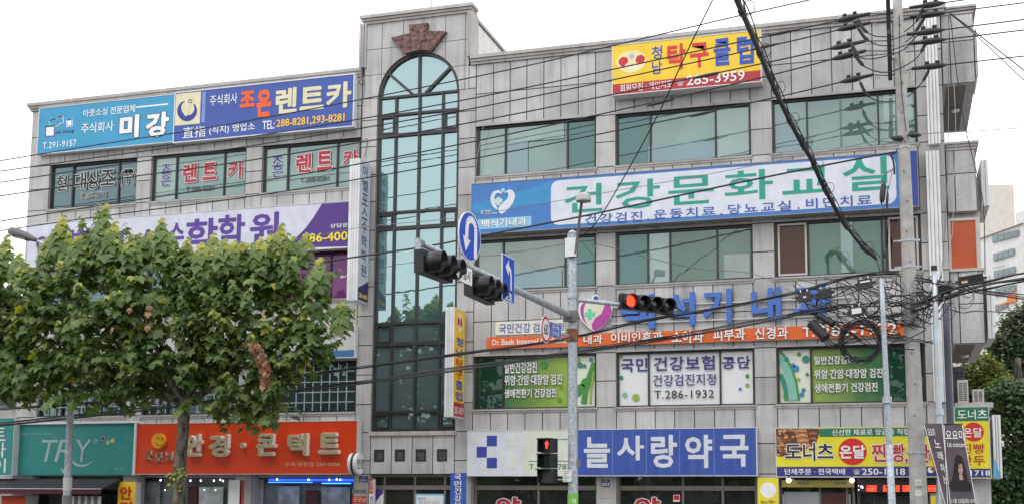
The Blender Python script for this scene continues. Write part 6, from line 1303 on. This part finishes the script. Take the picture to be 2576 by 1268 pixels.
# shrub beyond the left corner
# ================================================================== apartment blocks far off
zl = lambda x, y: (2356.7+.34787*x, 403.3+.34787*y)
def far_block(name, lab, outline, dist, wallm, wins, ori=660, thick=12, extra=()):
    d = ray(ori, 1195.); d = V((d.x, d.y, 0)).normalized(); n = V((d.y, -d.x, 0)); n = n if n.dot(-FW) > 0 else -n
    P0 = CO+ray(*zl(480, 700))*(dist/FW.dot(ray(*zl(480, 700)))); s = thing(name, lab, 'apartment block', V((P0.x, P0.y, 0)), 'apartment blocks far behind on the right')
    q = [UN(*zl(*p), P0, n) for p in outline]; q = q[:-2]+[V((q[-2].x, q[-2].y, -.5)), V((q[-1].x, q[-1].y, -.5))]; k = len(q)
    MB().add(q+[p-n*thick for p in q], [tuple(range(k)), tuple(range(2*k-1, k-1, -1))]+[(i, i+k, (i+1) % k+k, (i+1) % k) for i in range(k)]).build('wall', wallm, s)
    G = mat('far_glass', (.13, .18, .19), .15, spec=.6, var=.3, scale=.3); WFm = mat('far_frame', (.45, .46, .46), .5)
    for quad, cols_ in wins:
        c4_ = [UN(*zl(*p), P0, n) for p in quad]; f = MB().add([c+n*.06 for c in c4_], [(0, 1, 2, 3)]).build('window', WFm, s)
        pb = MB()
        for i in range(cols_):
            a, b_ = (i+.07)/cols_, (i+.93)/cols_; pb.add([c4_[0].lerp(c4_[1], a).lerp(c4_[3].lerp(c4_[2], a), .06)+n*.1, c4_[0].lerp(c4_[1], b_).lerp(c4_[3].lerp(c4_[2], b_), .06)+n*.1, c4_[0].lerp(c4_[1], b_).lerp(c4_[3].lerp(c4_[2], b_), .94)+n*.1, c4_[0].lerp(c4_[1], a).lerp(c4_[3].lerp(c4_[2], a), .94)+n*.1], [(0, 1, 2, 3)])
        pb.build('pane', G, f)
    for nm, quad, m in extra: MB().add([UN(*zl(*p), P0, n)+n*.12 for p in quad], [tuple(range(len(quad)))]).build(nm, m, s)
WB = mat('block_white', (.62, .62, .61), .7, dirt=.12); BB = mat('block_beige', (.58, .54, .50), .7); ORB = mat('block_orange', S(214, 122, 56), .6)
far_block('apartment_block', 'white apartment block with rows of windows and orange balcony panels', [(250, 592), (640, 452), (820, 388), (820, 1250), (250, 1250)], 75, WB, [(((405, 545), (600, 500), (600, 550), (407, 598)), 4), (((415, 675), (568, 632), (568, 685), (415, 728)), 4), (((418, 800), (575, 762), (575, 815), (420, 855)), 4), (((425, 925), (580, 890), (580, 945), (428, 985)), 4), (((428, 1045), (520, 1020), (520, 1060), (430, 1090)), 3)], extra=[('parapet', ((250, 592), (640, 452), (640, 466), (250, 603)), mat('parapet_brown', (.16, .11, .10), .7)), ('balcony_panel', ((520, 962), (582, 952), (585, 1022), (520, 1030)), ORB), ('balcony_panel', ((460, 1040), (515, 1020), (515, 1036), (460, 1056)), ORB), ('balcony_panel', ((548, 1110), (590, 1085), (590, 1110), (556, 1142)), ORB), ('balcony_rail', ((415, 735), (505, 710), (505, 712), (415, 737)), GREY), ('balcony_rail', ((415, 778), (505, 756), (505, 760), (415, 782)), GREY)])
far_block('apartment_block', 'blank beige gabled end of a taller apartment block behind the white one', [(386, 158), (472, 132), (556, 178), (568, 700), (300, 700)], 105, BB, [], 1700, extra=[('panel_line', ((392, 348), (560, 352), (560, 355), (392, 351)), mat('line_grey', (.4, .38, .36))), ('panel_line', ((392, 196), (540, 205), (540, 208), (392, 199)), MATS['line_grey'])])
far_block('apartment_block', 'pale low block showing beside the beige gabled end at the right edge', [(568, 385), (640, 358), (760, 320), (760, 700), (568, 700)], 120, WB, [], 660)
# trees across the road, seen only as the dark band mirrored in the lower stair glazing
ft = MB()
for k in range(60):
    x = -95+k*3.1+rnd.uniform(-1, 1); h = rnd.choice((9.5, 11, 12.5, 14, 15.5))+rnd.uniform(-.8, .8); Y = -50+rnd.uniform(-4, 3); ft.tube([(x, Y, 0), (x, Y, h*.6)], .2, 5, 1)
    for j in range(300):
        a, e, rr = rnd.uniform(0, 6.28), rnd.uniform(-1, 1), rnd.random()**.5; wd = 2.6*(1-.55*max(0, e)**2); p = V((x+math.cos(a)*wd*rr, Y+math.sin(a)*2*rr, h*.52+e*h*.47)); t = V((rnd.gauss(0, 1), rnd.gauss(0, 1), rnd.gauss(0, 1))).normalized(); u = t.orthogonal().normalized(); s_ = rnd.uniform(.25, .5); ft.add([p-u*s_, p+t*s_, p+u*s_, p-t*s_], [(0, 1, 2, 3)], 0)
for k in range(13000):  # unseen low leaf fill, added so shop panes mirror no bright sky gaps
    x, z, Y = rnd.uniform(-95, 95), rnd.uniform(0, 6.5), -49+rnd.uniform(-2, 2); t = V((rnd.gauss(0, 1), rnd.gauss(0, .5), rnd.gauss(0, 1))).normalized(); u = t.cross(V((0, 1, 0))).normalized(); s_ = rnd.uniform(.35, .6); p = V((x, Y, z)); ft.add([p-u*s_, p+t*s_, p+u*s_, p-t*s_], [(0, 1, 2, 3)], 0)
tag(ft.build('far_trees', [DG, BARK]), 'dark band of trees across the road mirrored in the stair glazing', 'trees', kind='stuff')
# low neighbour past the left end of the block
nb = thing('neighbouring_building', 'low shabby building glimpsed under the leaves at the far left edge', 'building', (-18, 6, 0)); NBW = mat('neighbour_render', (.36, .35, .34), .8, var=.25, dirt=.4)
MB().box(-24, -15.5, .6, 9, 0, 5.2).build('wall', NBW, nb); MB().box(-24.1, -15.45, .5, 9.1, 5.2, 5.35).build('roof', mat('roof_dark', (.1, .1, .1), .8), nb)
x0, x1, z0, z1 = Q(2, 905, 46, 958, .58); MB().box(x0, x1, .55, .6, z0, z1).build('window', DARKIN, nb)
for k in range(4): MB().box(x0+(x1-x0)*k/4, x0+(x1-x0)*k/4+.05, .5, .55, z0, z1).build('window_bar', WHITEF, nb)
x0, x1, z0, z1 = Q(-10, 972, 44, 1002, .5); s = thing('shop_sign', 'small dark blue sign on the low building at the far left', 'shop sign', (x0, .5, z0)); MB().box(x0, x1, .44, .58, z0, z1).build('panel', BLUP, s)
